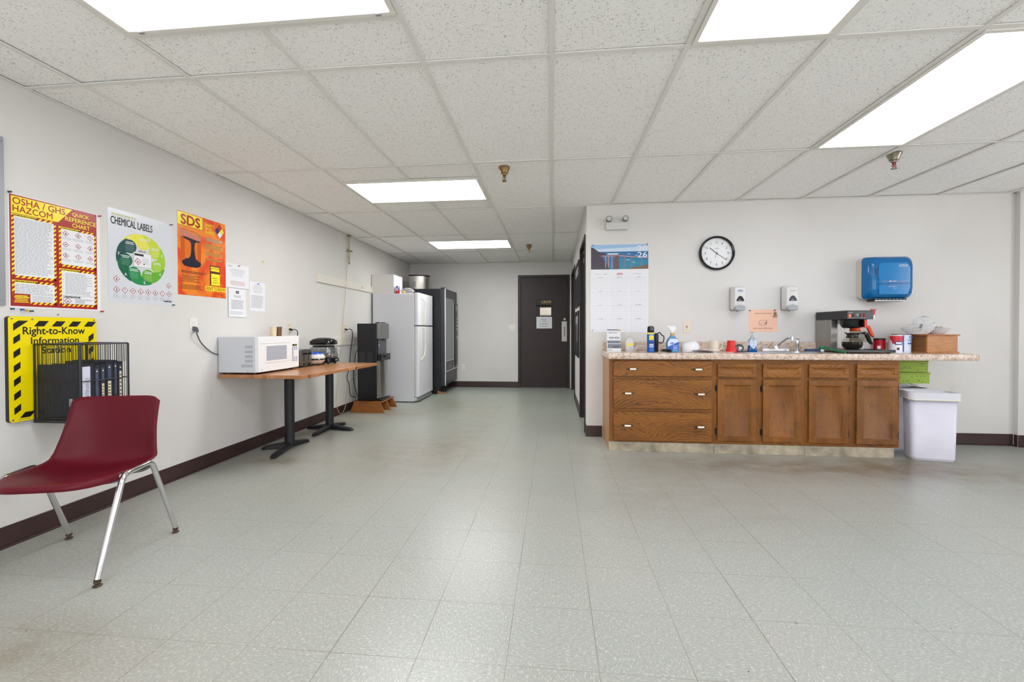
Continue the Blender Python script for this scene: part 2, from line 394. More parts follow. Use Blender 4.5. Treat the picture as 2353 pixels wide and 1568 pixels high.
# drawing frames: local x right, y up, z out of the wall
def F_left(y, z, x=XL): return Matrix(((0, 0, 1, x), (1, 0, 0, y), (0, 1, 0, z), (0, 0, 0, 1)))
def F_front(x, z, y=YK): return Matrix(((1, 0, 0, x), (0, 0, -1, y), (0, 1, 0, z), (0, 0, 0, 1)))
def F_side(y, z, x): return Matrix(((0, 0, -1, x), (-1, 0, 0, y), (0, 1, 0, z), (0, 0, 0, 1)))   # on a face looking towards -x

# ------------------------------------------------------------ object helpers
def obj(name, mb, parent=None, bevel=0.0, seg=2, solid=0.0, smooth=True, angle=35, base=None, sub=0):
    root = parent
    off = Vector((0, 0, 0))
    p = parent
    while p is not None: off += p.location; p = p.parent
    if parent is None and base is not None: off = Vector(base)
    me = bpy.data.meshes.new(name)
    me.from_pydata([v - off for v in mb.v], [], mb.f)
    for m in mb.mats: me.materials.append(m)
    me.polygons.foreach_set('material_index', mb.m)
    bm = bmesh.new(); bm.from_mesh(me)
    flat = all(abs(f.normal.length) < 2 for f in bm.faces)
    if not getattr(mb, 'keep', False): 
        vol = [f for f in bm.faces]
        comps = None
    bm.to_mesh(me); bm.free()
    me.update()
    if smooth:
        me.polygons.foreach_set('use_smooth', [True] * len(me.polygons)); me.set_sharp_from_angle(angle=math.radians(angle))
    o = bpy.data.objects.new(name, me); COL.objects.link(o)
    if parent is not None: o.parent = parent
    elif base is not None: o.location = base
    if sub: 
        md = o.modifiers.new('s', 'SUBSURF'); md.levels = sub; md.render_levels = sub
    if solid:
        md = o.modifiers.new('t', 'SOLIDIFY'); md.thickness = solid; md.offset = 0
    if bevel:
        md = o.modifiers.new('b', 'BEVEL'); md.width = bevel; md.segments = seg; md.limit_method = 'ANGLE'; md.angle_limit = math.radians(40); md.harden_normals = False
    return o
def thing(name, label, cat, loc, group=None):
    o = bpy.data.objects.new(name, None); COL.objects.link(o); o.location = loc; o.empty_display_size = 0.1
    o['label'] = label; o['category'] = cat
    if group: o['group'] = group
    return o
def single(name, mb, label, cat, base, group=None, **k):
    o = obj(name, mb, None, base=base, **k); o['label'] = label; o['category'] = cat
    if group: o['group'] = group
    return o
def struct(name, mb, parent=None, **k):
    o = obj(name, mb, parent, **k)
    if parent is None: o['kind'] = 'structure'
    return o
R = math.radians
def RZ(x, y, z, a): return Matrix.Translation((x, y, z)) @ Matrix.Rotation(R(a), 4, 'Z')

# ============================================================ ROOM SHELL
b = MB(M_floor); b.box(XL - .1, XR + .1, YB - .1, YF + 1.6, -0.1, 0.0); struct('floor', b, smooth=False)
b = MB(M_wall); b.box(XL - .12, XL, YB, YF + .12, 0, H + .3); struct('wall_left', b, smooth=False)
DX0, DX1, DZ = -0.665, 0.316, 2.145      # far door opening with its frame
b = MB(M_wall); b.box(XL, DX0, YF, YF + .12, 0, H + .3); b.box(DX0, DX1, YF, YF + .12, DZ, H + .3); b.box(DX1, XC + .12, YF, YF + .12, 0, H + .3)
struct('wall_far', b, smooth=False)
b = MB(M_wall); XC2 = XC + .12
A0, A1, B0, B1, DZ2 = 4.56, 5.40, 6.70, 7.86, 2.13
for y0, y1 in ((YK, A0), (A1, B0), (B1, YF)): b.box(XC, XC2, y0, y1, 0, H + .3)
for y0, y1 in ((A0, A1), (B0, B1)): b.box(XC, XC2, y0, y1, DZ2, H + .3)
struct('wall_corridor', b, smooth=False)
b = MB(M_wall); b.box(XC2, XJ, YK, YK + .12, 0, H + .3); struct('wall_kitchenette', b, smooth=False)
b = MB(M_wall); b.box(XJ, XR, YJ, YJ + .16, 0, H + .3); struct('wall_pilaster', b, smooth=False)
def window(n, ax, a0, a1, z0, z1, w0, w1):
    # added window, out of view, to brighten the room: framed opening with glass; ax 0: in a wall running along x at y = w0..w1, ax 1: in a wall running along y
    def bx(b, p0, p1, q0, q1, c0, c1): b.box(p0, p1, q0, q1, c0, c1) if ax == 0 else b.box(q0, q1, p0, p1, c0, c1)
    wm = (w0 + w1) / 2
    o = bpy.data.objects.new('window_%d' % n, None); COL.objects.link(o); o['kind'] = 'structure'; o.location = ((a0 + a1) / 2, wm, z0) if ax == 0 else (wm, (a0 + a1) / 2, z0)
    b = MB(M_grid); e = .045; am = (a0 + a1) / 2
    for p in ((a0, a0 + e, z0, z1), (a1 - e, a1, z0, z1), (a0 + e, a1 - e, z0, z0 + e), (a0 + e, a1 - e, z1 - e, z1), (am - .02, am + .02, z0 + e, z1 - e)): bx(b, p[0], p[1], wm - .03, wm + .03, p[2], p[3])
    obj('window_frame', b, o)
    b = MB(thin_glass('window_glass_%d' % n)); bx(b, a0 + e, a1 - e, wm - .003, wm + .003, z0 + e, z1 - e); obj('pane', b, o, smooth=False)
    ld = bpy.data.lights.new('daylight_portal', 'AREA'); ld.shape = 'RECTANGLE'; ld.size = a1 - a0; ld.size_y = z1 - z0; ld.cycles.is_portal = True
    lo = bpy.data.objects.new('daylight_portal', ld); COL.objects.link(lo)
    if ax == 0: lo.location = (am, w0 - .02, (z0 + z1) / 2); lo.rotation_euler = (math.radians(90), 0, 0)
    else: lo.location = (w1 + .02, am, (z0 + z1) / 2); lo.rotation_euler = (math.radians(90), 0, math.radians(90))
WN = ((-2.2, .0), (1.0, 3.2)); WE = ((-1.9, .3), (.9, 3.1)); SZ0, SZ1 = .55, 2.25
b = MB(M_wall); t0, t1 = XR, XR + .12
b.box(t0, t1, YB, YJ + .1, 0, SZ0); b.box(t0, t1, YB, YJ + .1, SZ1, H + .3)
for p, q in ((YB, WE[0][0]), (WE[0][1], WE[1][0]), (WE[1][1], YJ + .1)): b.box(t0, t1, p, q, SZ0, SZ1)
struct('wall_right', b, smooth=False)
b = MB(M_wall); t0, t1 = YB - .12, YB
b.box(XL - .12, XR + .12, t0, t1, 0, SZ0); b.box(XL - .12, XR + .12, t0, t1, SZ1, H + .3)
for p, q in ((XL - .12, WN[0][0]), (WN[0][1], WN[1][0]), (WN[1][1], XR + .12)): b.box(p, q, t0, t1, SZ0, SZ1)
struct('wall_rear', b, smooth=False)
for i_, (p, q) in enumerate(WN): window(i_ + 1, 0, p, q, SZ0, SZ1, YB - .12, YB)
for i_, (p, q) in enumerate(WE): window(i_ + 3, 1, p, q, SZ0, SZ1, XR, XR + .12)

def skirting(name, segs):
    b = MB(M_base)
    for (x0, y0, x1, y1, nx, ny) in segs:
        d = 0.005; t = 0.012
        for (z0, z1, w_) in ((0.0, 0.012, t), (0.012, 0.112, d)):
            b.box(min(x0, x1) + min(0, nx * w_), max(x0, x1) + max(0, nx * w_), min(y0, y1) + min(0, ny * w_), max(y0, y1) + max(0, ny * w_), z0, z1)
    return struct(name, b, bevel=0.002, seg=1)
skirting('baseboard_left', [(XL, YB, XL, YF, 1, 0)])
skirting('baseboard_far', [(XL + .015, YF, DX0, YF, 0, -1)])
skirting('baseboard_corridor', [(XC, YK + .001, XC, A0 - .05, -1, 0), (XC, A1 + .05, XC, B0 - .05, -1, 0), (XC, B1 + .05, XC, YF - .015, -1, 0)])
skirting('baseboard_kitchenette', [(XC - .005, YK, 0.505, YK, 0, -1), (2.98, YK, XJ, YK, 0, -1), (XJ, YJ, XJ, YK - .014, -1, 0), (XJ, YJ, XR, YJ, 0, -1)])

# painted boards fixed to the left wall
for n_, (y0, y1, z0, z1) in enumerate(((4.726, 6.32, 1.679, 1.778), (5.02, 6.20, 0.908, 1.012))):
    b = MB(mat('painted_board', (222, 217, 205), 0.5)); b.box(XL, XL + .019, y0, y1, z0, z1)
    if n_ == 0:
        for yy in (5.9, 5.92): b.box(XL + .019, XL + .0195, yy - .004, yy + .004, z0 + .03, z0 + .07, M_greyp)
    struct('trim_%d' % (n_ + 1), b, bevel=0.002)

# ---- suspended ceiling
FIX = []   # x0,x1,y0,y1, colour, strength
def fx_long(i, j, col, s): FIX.append((GX + i * T, GX + (i + 1) * T, GY + (j - 1) * 2 * T, GY + j * 2 * T, col, s))
def fx_wide(i, j, col, s):
    yc = GY + (j - 0.5) * 2 * T + (0.0 if j > 0 else 0.0); FIX.append((GX + i * T, GX + (i + 2) * T, yc - T / 2, yc + T / 2, col, s))
WARM, COOL, MIDC = (250, 250, 249), (236, 242, 255), (248, 251, 255)
fx_wide(-3, 0, MIDC, 1.1); fx_long(1, 0, COOL, 1.0); fx_long(3, 1, COOL, 1.1)
fx_wide(-3, 2, WARM, 1.75); fx_wide(-3, 4, WARM, 2.0)
fx_wide(-3, -2, MIDC, 1.6); fx_long(1, -2, COOL, 1.0); fx_long(5, -1, COOL, 0.9)  # unseen panels added behind the camera for more light
def in_fix(x, y): return any(a[0] < x < a[1] and a[2] < y < a[3] for a in FIX)
ct = MB(M_tile); cg = MB(M_grid)
ZT = H + 0.007
cols = [GX + i * T for i in range(-5, 11)]; rows = [GY + j * 2 * T for j in range(-4, 6)]
gb = 0.012
def clipx(x): return min(max(x, XL), XR)
for jj in range(len(rows) - 1):
    y0, y1 = max(rows[jj], YB), min(rows[jj + 1], YF)
    if y1 <= y0: continue
    for ii in range(len(cols) - 1):
        x0, x1 = clipx(cols[ii]), clipx(cols[ii + 1])
        if x1 - x0 < .01: continue
        if y0 > YK - .1: x1 = min(x1, XC)
        if x1 - x0 < .01: continue
        cuts = [y0, y1]
        for a in FIX:
            if a[0] - .01 < (x0 + x1) / 2 < a[1] + .01 and a[2] < y1 - .05 and a[3] > y0 + .05: cuts += [a[2], a[3]]
        cuts = sorted(set(round(c, 4) for c in cuts))
        for c0, c1 in zip(cuts, cuts[1:]):
            if c1 - c0 < .03 or in_fix((x0 + x1) / 2, (c0 + c1) / 2): continue
            dz = random.uniform(-.001, .003)
            tilt = random.uniform(-.0015, .0015)
            ct.add([(x0 + .002, c0 + .002, ZT + dz), (x1 - .002, c0 + .002, ZT + dz + tilt), (x1 - .002, c1 - .002, ZT + dz), (x0 + .002, c1 - .002, ZT + dz + tilt),
                    (x0 + .002, c0 + .002, ZT + .02), (x1 - .002, c0 + .002, ZT + .02), (x1 - .002, c1 - .002, ZT + .02), (x0 + .002, c1 - .002, ZT + .02)],
                   [(0, 3, 2, 1), (4, 5, 6, 7), (0, 1, 5, 4), (1, 2, 6, 5), (2, 3, 7, 6), (3, 0, 4, 7)])
            if (c1 - c0) < T * 1.9 or True:
                for c in (c0, c1):
                    if abs(c - y0) > .01 and abs(c - y1) > .01: cg.box(x0, x1, c - gb, c + gb, H, H + .004)
for x in cols:
    if XL < x < XR:
        ye = YF if x < XC else YK
        ys = [YB] + sum([[a[2] + .01, a[3] - .01] for a in sorted(FIX, key=lambda a: a[2]) if a[0] + .1 < x < a[1] - .1], []) + [ye]
        for p, q in zip(ys[0::2], ys[1::2]): cg.box(x - gb, x + gb, p, q, H - .0005, H + .005)
# break the runners where a fixture spans two columns: the fixture trim hides them from below
for y in rows:
    if YB < y < YF: cg.box(XL, XR if y < YK - .1 else XC, y - gb, y + gb, H, H + .0045)
# wall angle
for (x0, x1, y0, y1) in ((XL, XL + .022, YB, YF), (XL, XC, YF - .022, YF), (XC - .022, XC, YK, YF), (XC, XJ, YK - .022, YK), (XJ - .022, XJ, YJ - .022, YK), (XJ, XR, YJ - .022, YJ), (XR - .022, XR, YB, YJ), (XL, XR, YB, YB + .022)):
    cg.box(x0, x1, y0, y1, H - .001, H + .003)
b = MB(mat('plenum', (90, 88, 86), 0.9)); b.box(XL, XR, YB, YK, H + .14, H + .16); b.box(XL, XC, YK, YF, H + .14, H + .16)
roof = struct('ceiling', ct, smooth=False)
obj('ceiling_grid', cg, roof, smooth=False); obj('plenum_deck', b, roof, smooth=False)
def diffuser_mat(name, col, s):
    m = mat(name, col, 0.4); k = NT(m)
    k.b.inputs['Emission Color'].default_value = lin(col) + (1,); k.b.inputs['Emission Strength'].default_value = LAMP * s
    return m
FIXL = ['wide ceiling light panel nearest the camera above the posters', 'light panel over the room centre, one tile left of the bright lengthwise panel',
        'bright lengthwise light panel in front of the clock wall, with grey debris at one end', 'wide ceiling light panel at mid room on the left of the sprinkler',
        'farthest wide ceiling light panel near the dark door', 'wide ceiling light panel behind the camera on the left',
        'lengthwise ceiling light panel behind the camera', 'lengthwise ceiling light panel behind the camera on the right']
for n_, (x0, x1, y0, y1, col, s_) in enumerate(FIX):
    t = thing('ceiling_light', FIXL[n_], 'ceiling light', ((x0 + x1) / 2, (y0 + y1) / 2, H), 'fluorescent ceiling panels')
    b = MB(mat('fixture_trim', (232, 228, 220), 0.4)); e = gb + .002; w_ = .022; zf = H - .006
    b.box(x0 + e, x1 - e, y0 + e, y0 + e + w_, zf, H + .07); b.box(x0 + e, x1 - e, y1 - e - w_, y1 - e, zf, H + .07)
    b.box(x0 + e, x0 + e + w_, y0 + e + w_, y1 - e - w_, zf, H + .07); b.box(x1 - e - w_, x1 - e, y0 + e + w_, y1 - e - w_, zf, H + .07)
    b.box(x0 + e, x1 - e, y0 + e, y1 - e, H + .07, H + .075)
    obj('frame', b, t, bevel=.002, seg=1)
    g = e + w_
    dm = diffuser_mat('diffuser_%s' % ('warm' if col == WARM else 'cool%d' % n_), col, s_)
    b = MB(dm); b.box(x0 + g, x1 - g, y0 + g, y1 - g, H + .004, H + .010)
    obj('diffuser', b, t, smooth=False)
    if n_ == 2:
        b = MB(mat('dead_bugs', (186, 182, 176), 0.8, alpha=.5))
        for _ in range(26):
            bx = random.uniform(x0 + .05, x1 - .05); by = y1 - .06 - abs(random.gauss(0, .09)); r_ = random.uniform(.006, .022)
            b.push(Matrix.Translation((bx, by, H + .0035)) @ Matrix.Rotation(random.random() * 6, 4, 'Z')); b.prism([(-r_, -r_ * .3), (r_, -r_ * .35), (r_ * .6, r_ * .3), (-r_ * .5, r_ * .4)], -.0006, 0); b.pop()
        obj('dust_specks', b, t)['kind'] = 'stuff'
    if n_ in (0, 3):
        for q in (.07, .93):
            b = MB(M_grey); b.box(x0 + (x1 - x0) * q - .012, x0 + (x1 - x0) * q + .012, y1 - e - .018, y1 - e - .006, zf - .002, zf); obj('latch', b, t)

# ---- sprinklers
M_brass = mat('tarnished_brass', (150, 122, 84), 0.35, 0.85, noise=0.4, nscale=60)
for n_, (x, y, lb) in enumerate(((-.382, 3.321, 'brass sprinkler head nearest the room centre, left of the bright panels'), (2.486, 3.353, 'silvery sprinkler head on the right, above the paper towel dispenser'), (-.362, 6.396, 'small distant brass sprinkler head near the dark door'))):
    t = thing('fire_sprinkler', lb, 'sprinkler', (x, y, H), 'ceiling sprinklers'); mm = M_brass if n_ != 1 else mat('dull_nickel', (150, 140, 124), .3, .9, noise=.3, nscale=50)
    b = MB(mm); b.lathe([(.045, .006), (.046, 0), (.042, -.006), (.033, -.03), (.028, -.045), (.020, -.05), (.018, -.058), (.004, -.058)], (x, y, H), 24); obj('escutcheon', b, t)
    b = MB(mm if n_ != 1 else mat('copper_head', (130, 72, 60), .35, .8)); b.lathe([(.011, -.052), (.011, -.066), (.007, -.07), (.006, -.08)], (x, y, H), 12)
    for s_ in (-1, 1): b.tube([(x + s_ * .008, y, H - .068), (x + s_ * .015, y, H - .082), (x + s_ * .004, y, H - .1)], .003, 8)
    b.cyl((x, y, H - .075), (x, y, H - .102), .004, seg=8); obj('head', b, t)
    b = MB(mm); b.lathe([(.003, -.101), (.02, -.102), (.02, -.105), (.003, -.106)], (x, y, H), 12); obj('deflector', b, t)

# ============================================================ DOORS
def frame_y(b, x0, x1, zt, y, wd=.05, pr=.012, dp=.13):       # frame around an opening in a wall facing -y
    b.box(x0, x0 + wd, y - pr, y + dp, 0, zt); b.box(x1 - wd, x1, y - pr, y + dp, 0, zt); b.box(x0 + wd, x1 - wd, y - pr, y + dp, zt - wd, zt)
d1 = bpy.data.objects.new('door_1', None); COL.objects.link(d1); d1.location = ((DX0 + DX1) / 2, YF, 0); d1['kind'] = 'structure'
b = MB(M_bframe); frame_y(b, DX0 + .002, DX1 - .002, DZ - .002, YF); b.box(DX0 + .05, DX0 + .065, YF + .05, YF + .12, 0, DZ - .05); b.box(DX1 - .065, DX1 - .05, YF + .05, YF + .12, 0, DZ - .05)
obj('door_frame', b, d1, bevel=.002, seg=1)
LX0, LX1, LZ = DX0 + .055, DX1 - .055, DZ - .055
WX0, WX1, WZ0, WZ1 = -.311, -.034, 1.375, 1.66
b = MB(M_bdoor); y0, y1 = YF + .004, YF + .046
b.box(LX0, WX0, y0, y1, .008, LZ); b.box(WX1, LX1, y0, y1, .008, LZ); b.box(WX0, WX1, y0, y1, .008, WZ0); b.box(WX0, WX1, y0, y1, WZ1, LZ)
obj('door_leaf', b, d1, smooth=False)
b = MB(M_bframe)
for (a0, a1, c0, c1) in ((WX0 - .018, WX1 + .018, WZ0 - .018, WZ0), (WX0 - .018, WX1 + .018, WZ1, WZ1 + .018), (WX0 - .018, WX0, WZ0, WZ1), (WX1, WX1 + .018, WZ0, WZ1)): b.box(a0, a1, y0 - .008, y1 + .008, c0, c1)
obj('window_bead', b, d1, bevel=.003)
b = MB(M_pane); b.box(WX0, WX1, y0 + .018, y0 + .024, WZ0, WZ1); obj('glass_pane', b, d1, smooth=False)
b = MB(M_bframe)
for z in (.28, 1.13, 1.92): b = MB(M_bframe); b.cyl((LX0 - .004, YF - .006, z - .055), (LX0 - .004, YF - .006, z + .055), .008, seg=10); obj('hinge', b, d1)
b = MB(M_steel); b.box(.165, .262, y0 - .003, y0, .885, 1.262); b.tube(rounded([(.213, y0, 1.16), (.213, y0 - .045, 1.15), (.213, y0 - .045, 1.0), (.213, y0, .99)], .02), .008, 10); obj('pull_handle', b, d1)
b = MB(M_steel); b.push(Matrix.Translation((.220, y0, 1.302)) @ Matrix.Rotation(R(90), 4, 'X')); b.lathe([(.028, 0), (.028, .008), (.02, .016), (.02, .018), (.004, .018)], (0, 0, 0), 20); b.pop(); obj('deadbolt', b, d1)
# paper on the door
b = MB(M_paper); b.push(F_front(-.312, 1.13, y0)); b.rect(0, 0, .293, .222, .0012, M_paper); b.prism([(0, 0), (.293, 0), (.293, .222), (0, .222)], 0, .001)
b.text('PLEASE', .085, .195, .155, .18, .0016, M_greyp, .02); b.text('WIPE', .11, .18, .118, .14, .0016, M_greyp, .02)
b.text('YOUR FEET', .062, .225, .07, .098, .0016, mat('violet_print', (96, 96, 150), .5), .02); b.lines(.06, .22, .03, .05, 1, .0016, mat('green_print', (110, 150, 90), .5), .6, 0); b.pop()
single('paper_notice', b, 'white paper notice taped under the small window of the dark door', 'notice', (-.166, y0, 1.13))
# space beyond the door, seen through its small pane
b = MB(mat('dim_wall', (52, 50, 48), .8)); b.box(-1.4, 1.0, YF + 1.5, YF + 1.58, 0, 2.5); struct('wall_beyond', b, smooth=False)
b = MB(MATS['dim_wall']); b.box(-1.48, -1.4, YF + .12, YF + 1.58, 0, 2.5); b.box(1.0, 1.08, YF + .12, YF + 1.58, 0, 2.5); b.box(-1.48, 1.08, YF + .12, YF + 1.58, 2.5, 2.56); struct('wall_vestibule', b, smooth=False)
b = MB(mat('cream_panel', (226, 214, 200), .6)); b.box(-.29, .12, YF + 1.46, YF + 1.5, .9, 1.60); b.box(-.29, .12, YF + 1.455, YF + 1.46, 1.44, 1.455, M_ivory); b.box(-.29, .12, YF + 1.45, YF + 1.46, 1.375, 1.40, mat('brown_stripe', (120, 92, 60), .6))
single('wall_board', b, 'cream board seen through the small window in the dark door', 'board', (-.08, YF + 1.5, .9))
b = MB(mat('dark_header', (36, 34, 26), .6)); b.box(-.5, .14, YF + 1.47, YF + 1.5, 1.66, 2.1); b.push(F_front(-.26, 1.70, YF + 1.469)); b.text('CAUTION', 0, .3, 0, .06, .0005, mat('gold_print', (150, 130, 70), .5), .02); b.pop()
single('hanging_sign', b, 'dark sign with gold lettering seen through the pane of the dark door', 'sign', (-.2, YF + 1.5, 1.66))
b = MB(diffuser_mat('vestibule_lamp', WARM, 1.6)); b.box(-.5, .5, YF + .55, YF + 1.0, 2.47, 2.495)  # unseen lamp added to light the board behind the pane
single('ceiling_lamp', b, 'small ceiling lamp in the vestibule beyond the dark door', 'ceiling light', (0, YF + .8, 2.495))

def side_door(n, y0, y1):
    d = bpy.data.objects.new('door_%d' % n, None); COL.objects.link(d); d.location = (XC, (y0 + y1) / 2, 0); d['kind'] = 'structure'
    b = MB(M_bframe); wd = .045
    xa, xb = XC - .012, XC2 + .012
    b.box(xa, xb, y0 + .001, y0 + wd, 0, DZ2 - .001); b.box(xa, xb, y1 - wd, y1 - .001, 0, DZ2 - .001); b.box(xa, xb, y0 + wd, y1 - wd, DZ2 - wd, DZ2 - .001)
    obj('door_frame', b, d, bevel=.002, seg=1)
    b = MB(M_bdoor); b.box(XC + .07, XC + .112, y0 + wd + .003, y1 - wd - .003, .008, DZ2 - wd - .004); obj('door_leaf', b, d, smooth=False)
    if n == 2:
        b = MB(M_steel); b.box(XC + .03, XC + .068, y1 - .33, y1 - .08, 1.93, 1.99); b.tube([(XC + .05, y1 - .12, 2.0), (XC + .02, y1 - .3, 2.03), (XC + .05, y1 - .5, 2.05)], .007, 8); obj('door_closer', b, d, bevel=.004)
    b = MB(M_steel); b.tube([(XC + .07, y0 + .12, 1.0), (XC + .035, y0 + .12, 1.0)], .009, 10); b.lathe([(.005, -.026), (.022, -.018), (.026, 0), (.022, .018), (.005, .026)], (XC + .028, y0 + .12, 1.0), 14); obj('door_knob', b, d)
side_door(2, A0, A1); side_door(3, B0, B1)
# framed posters on the corridor wall
for (ya, yb, za, zb, lb, rd) in ((5.53, 6.42, 1.42, 2.02, 'black framed poster on the corridor wall, the upper of the two', .006), (5.63, 6.40, .735, 1.36, 'black framed poster on the corridor wall, the lower of the two', .03)):
    t = thing('picture_frame', lb, 'picture frame', (XC, (ya + yb) / 2, za), 'framed posters beside the open corridor doors')
    b = MB(M_black); e = .03
    b.box(XC - .02, XC, ya, yb, za, za + e); b.box(XC - .02, XC, ya, yb, zb - e, zb); b.box(XC - .02, XC, ya, ya + e, za + e, zb - e); b.box(XC - .02, XC, yb - e, yb, za + e, zb - e); obj('frame', b, t, bevel=.003)
    b = MB(mat('poster_dark', (60, 62, 68), .2)); b.box(XC - .01, XC, ya + e, yb - e, za + e, zb - e); b.box(XC - .0105, XC - .01, ya + .07, yb - .07, zb - .17, zb - .06, M_grey); obj('poster', b, t, smooth=False)

# ============================================================ SWITCHES AND OUTLETS
def outlet(frame, label, kind='duplex', yellowed=False, name='wall_outlet'):
    b = MB(M_cream if not yellowed else mat('aged_ivory', (224, 213, 192), .4)); M = frame
    o = M @ Vector((.035, .057, 0))
    t = thing(name, label, 'outlet' if 'outlet' in name else 'switch', o)
    b.push(M); b.prism(rrect(0, .07 if kind != 'double' else .115, 0, .115, .004, 2), 0, .005); b.pop(); obj('cover_plate', b, t, bevel=.0015)
    b = MB(M_ivory if yellowed else M_whiteb, M_blackp); b.push(M)
    if kind == 'double':
        for cx in (.037, .078): b2 = MB(M_whiteb); b2.push(M); b2.prism(rrect(cx - .006, cx + .006, .045, .07, .002, 1), .005, .016); b2.pop(); obj('switch_toggle', b2, t)
    else:
        if kind == 'gfci':
            b.prism(rrect(.018, .052, .024, .091, .002, 1), .005, .008, mat('gfci_face', (232, 222, 196), .4)); sl = ((.078), (.037))
            b.prism(rrect(.026, .044, .052, .058, .001, 1), .008, .0095, M_blackp); b.prism(rrect(.026, .044, .060, .066, .001, 1), .008, .0095, M_redp); dd = .0083
        else:
            for cy in (.037, .078):
                b.prism([(.035 + .017 * math.cos(a_), cy + .0145 * math.sin(a_)) for a_ in [2 * math.pi * q / 16 for q in range(16)]], .005, .0075)
            sl = (.078, .037); dd = .0078
        for cy in sl:
            b.rect(.028, cy - .002, .0300, cy + .008, dd, M_blackp); b.rect(.040, cy - .002, .042, cy + .008, dd, M_blackp); b.disc(.035, cy - .008, .0025, dd, M_blackp, 10)
    b.pop()
    if kind != 'double': obj('socket_face', b, t)
    return t
outlet(F_left(2.984, 1.091), 'ivory wall outlet with grey plug, left of the microwave')
outlet(F_left(4.175, 1.081), 'cream wall outlet above the microwave right end with black plug', yellowed=True)
outlet(F_left(5.37, 1.081), 'wall outlet near the water dispenser with black plug', yellowed=True)
outlet(F_front(-1.756, .325, YF), 'low wall outlet on the far wall beside the vending machine')
outlet(F_front(-.836, 1.088, YF), 'double light switch on the far wall left of the dark door', 'double', name='light_switch')
outlet(F_front(1.312, 1.077), 'ivory outlet with test buttons on the wall above the counter', 'gfci', yellowed=True)

# ============================================================ POSTERS ON THE LEFT WALL
def pictogram(b, x, y, r, d, k=0):
    b.diamond(x, y, r, d, M_redp); b.diamond(x, y, r * .78, d + .0003, M_paper)
    q = r * .34
    if k % 5 == 0: b.poly([(x - q * .6, y - q), (x + q * .6, y - q), (x + q * .7, y), (x + q * .2, y + q * .3), (x, y + q * 1.2), (x - q * .5, y + q * .2)], d + .0006, M_blackp)
    elif k % 5 == 1: b.disc(x, y + q * .4, q * .6, d + .0006, M_blackp, 10); b.rect(x - q, y - q, x + q, y - q * .5, d + .0006, M_blackp)
    elif k % 5 == 2: b.rect(x - q * .25, y - q * .4, x + q * .25, y + q * 1.2, d + .0006, M_blackp); b.disc(x, y - q * .9, q * .25, d + .0006, M_blackp, 8)
    elif k % 5 == 3: b.line(x - q, y - q * .4, x + q, y + q * .5, q * .7, d + .0006, M_blackp)
    else: b.poly([(x - q, y - q), (x + q, y - q), (x + q * .2, y), (x + q * .8, y + q), (x, y + q * .3), (x - q * .5, y + q)], d + .0006, M_greyp)
def stripes(b, x0, y0, x1, y1, d, m1, m2, n, vert=False):
    b.rect(x0, y0, x1, y1, d, m1)
    L = (y1 - y0) if vert else (x1 - x0); w_ = L / n; t = (x1 - x0) if vert else (y1 - y0)
    for i in range(n):
        s0 = i * w_
        if vert: b.poly([(x0, y0 + s0), (x1, min(y0 + s0 + t * .8, y1)), (x1, min(y0 + s0 + t * .8 + w_ * .5, y1)), (x0, y0 + s0 + w_ * .5)], d + .0003, m2)
        else: b.poly([(x0 + s0, y0), (x0 + s0 + w_ * .5, y0), (min(x0 + s0 + w_ * .5 + t, x1), y1), (min(x0 + s0 + t, x1), y1)], d + .0003, m2)
def sheet(b, w_, h_, m, bow=0.0): b.prism([(0, 0), (w_, 0), (w_, h_), (0, h_)], .0006, .0014, m)
# -- hazard communication chart
W, Hh = .442, .593
RED = mat('maroon_print', (168, 40, 36), .22); YEL = mat('chart_yellow', (246, 226, 52), .22)
b = MB(M_paper); b.push(F_left(1.905, 1.229)); sheet(b, W, Hh, M_paper)
U = lambda u: u * W
V = lambda v: (1 - v) * Hh
b.rect(U(.015), V(.985), U(.955), V(.01), .0018, RED)
b.poly([(U(.03), V(.17)), (U(.50), V(.17)), (U(.66), V(.02)), (U(.03), V(.02))], .0021, YEL)
b.text('OSHA / GHS', U(.045), U(.58), V(.088), V(.03), .0025, RED, .03); b.text('HAZCOM', U(.045), U(.44), V(.155), V(.1), .0025, RED, .03)
for i, (s_, a_, c_) in enumerate((('QUICK', .66, .86), ('REFERENCE', .58, .945), ('CHART', .66, .87))): b.text(s_, U(a_), U(c_), V(.085 + i * .052), V(.045 + i * .052), .0025, YEL, .03)
for (u0, u1, v0, v1, head) in ((.03, .475, .175, .735, 1), (.03, .475, .755, .965, 1), (.505, .945, .205, .585, 1), (.505, .945, .605, .965, 1)):
    b.rect(U(u0), V(v1), U(u1), V(v0), .0021, YEL)
    stripes(b, U(u0), V(v1), U(u0 + .025), V(v0), .0024, YEL, RED, max(3, int((v1 - v0) * 26)), True)
    stripes(b, U(u1 - .025), V(v1), U(u1), V(v0), .0024, YEL, RED, max(3, int((v1 - v0) * 26)), True)
    stripes(b, U(u0), V(v1), U(u1), V(v1 - .022), .0024, YEL, RED, 8)
    stripes(b, U((u0 + u1) / 2), V(v0 + .022), U(u1), V(v0), .0024, YEL, RED, 4)
    b.rect(U(u0 + .025), V(v1 - .022), U(u1 - .025), V(v0 + .022), .0030, M_paper)
    b.lines(U(u0 + .03), U(u0 + (u1 - u0) * .6), V(v0 + .018), V(v0 + .004), 1, .0027, M_blackp, .6, 0)
b.lines(U(.06), U(.445), V(.70), V(.205), 46, .0033, M_lgp, .5, .2)
b.lines(U(.06), U(.445), V(.88), V(.785), 7, .0033, M_lgp, .5, .4); b.lines(U(.22), U(.445), V(.94), V(.885), 5, .0033, M_lgp, .5, .1)
b.rect(U(.03), V(.965), U(.2), V(.875), .0036, RED); b.lines(U(.045), U(.185), V(.955), V(.885), 5, .0039, YEL, .55, .2, True)
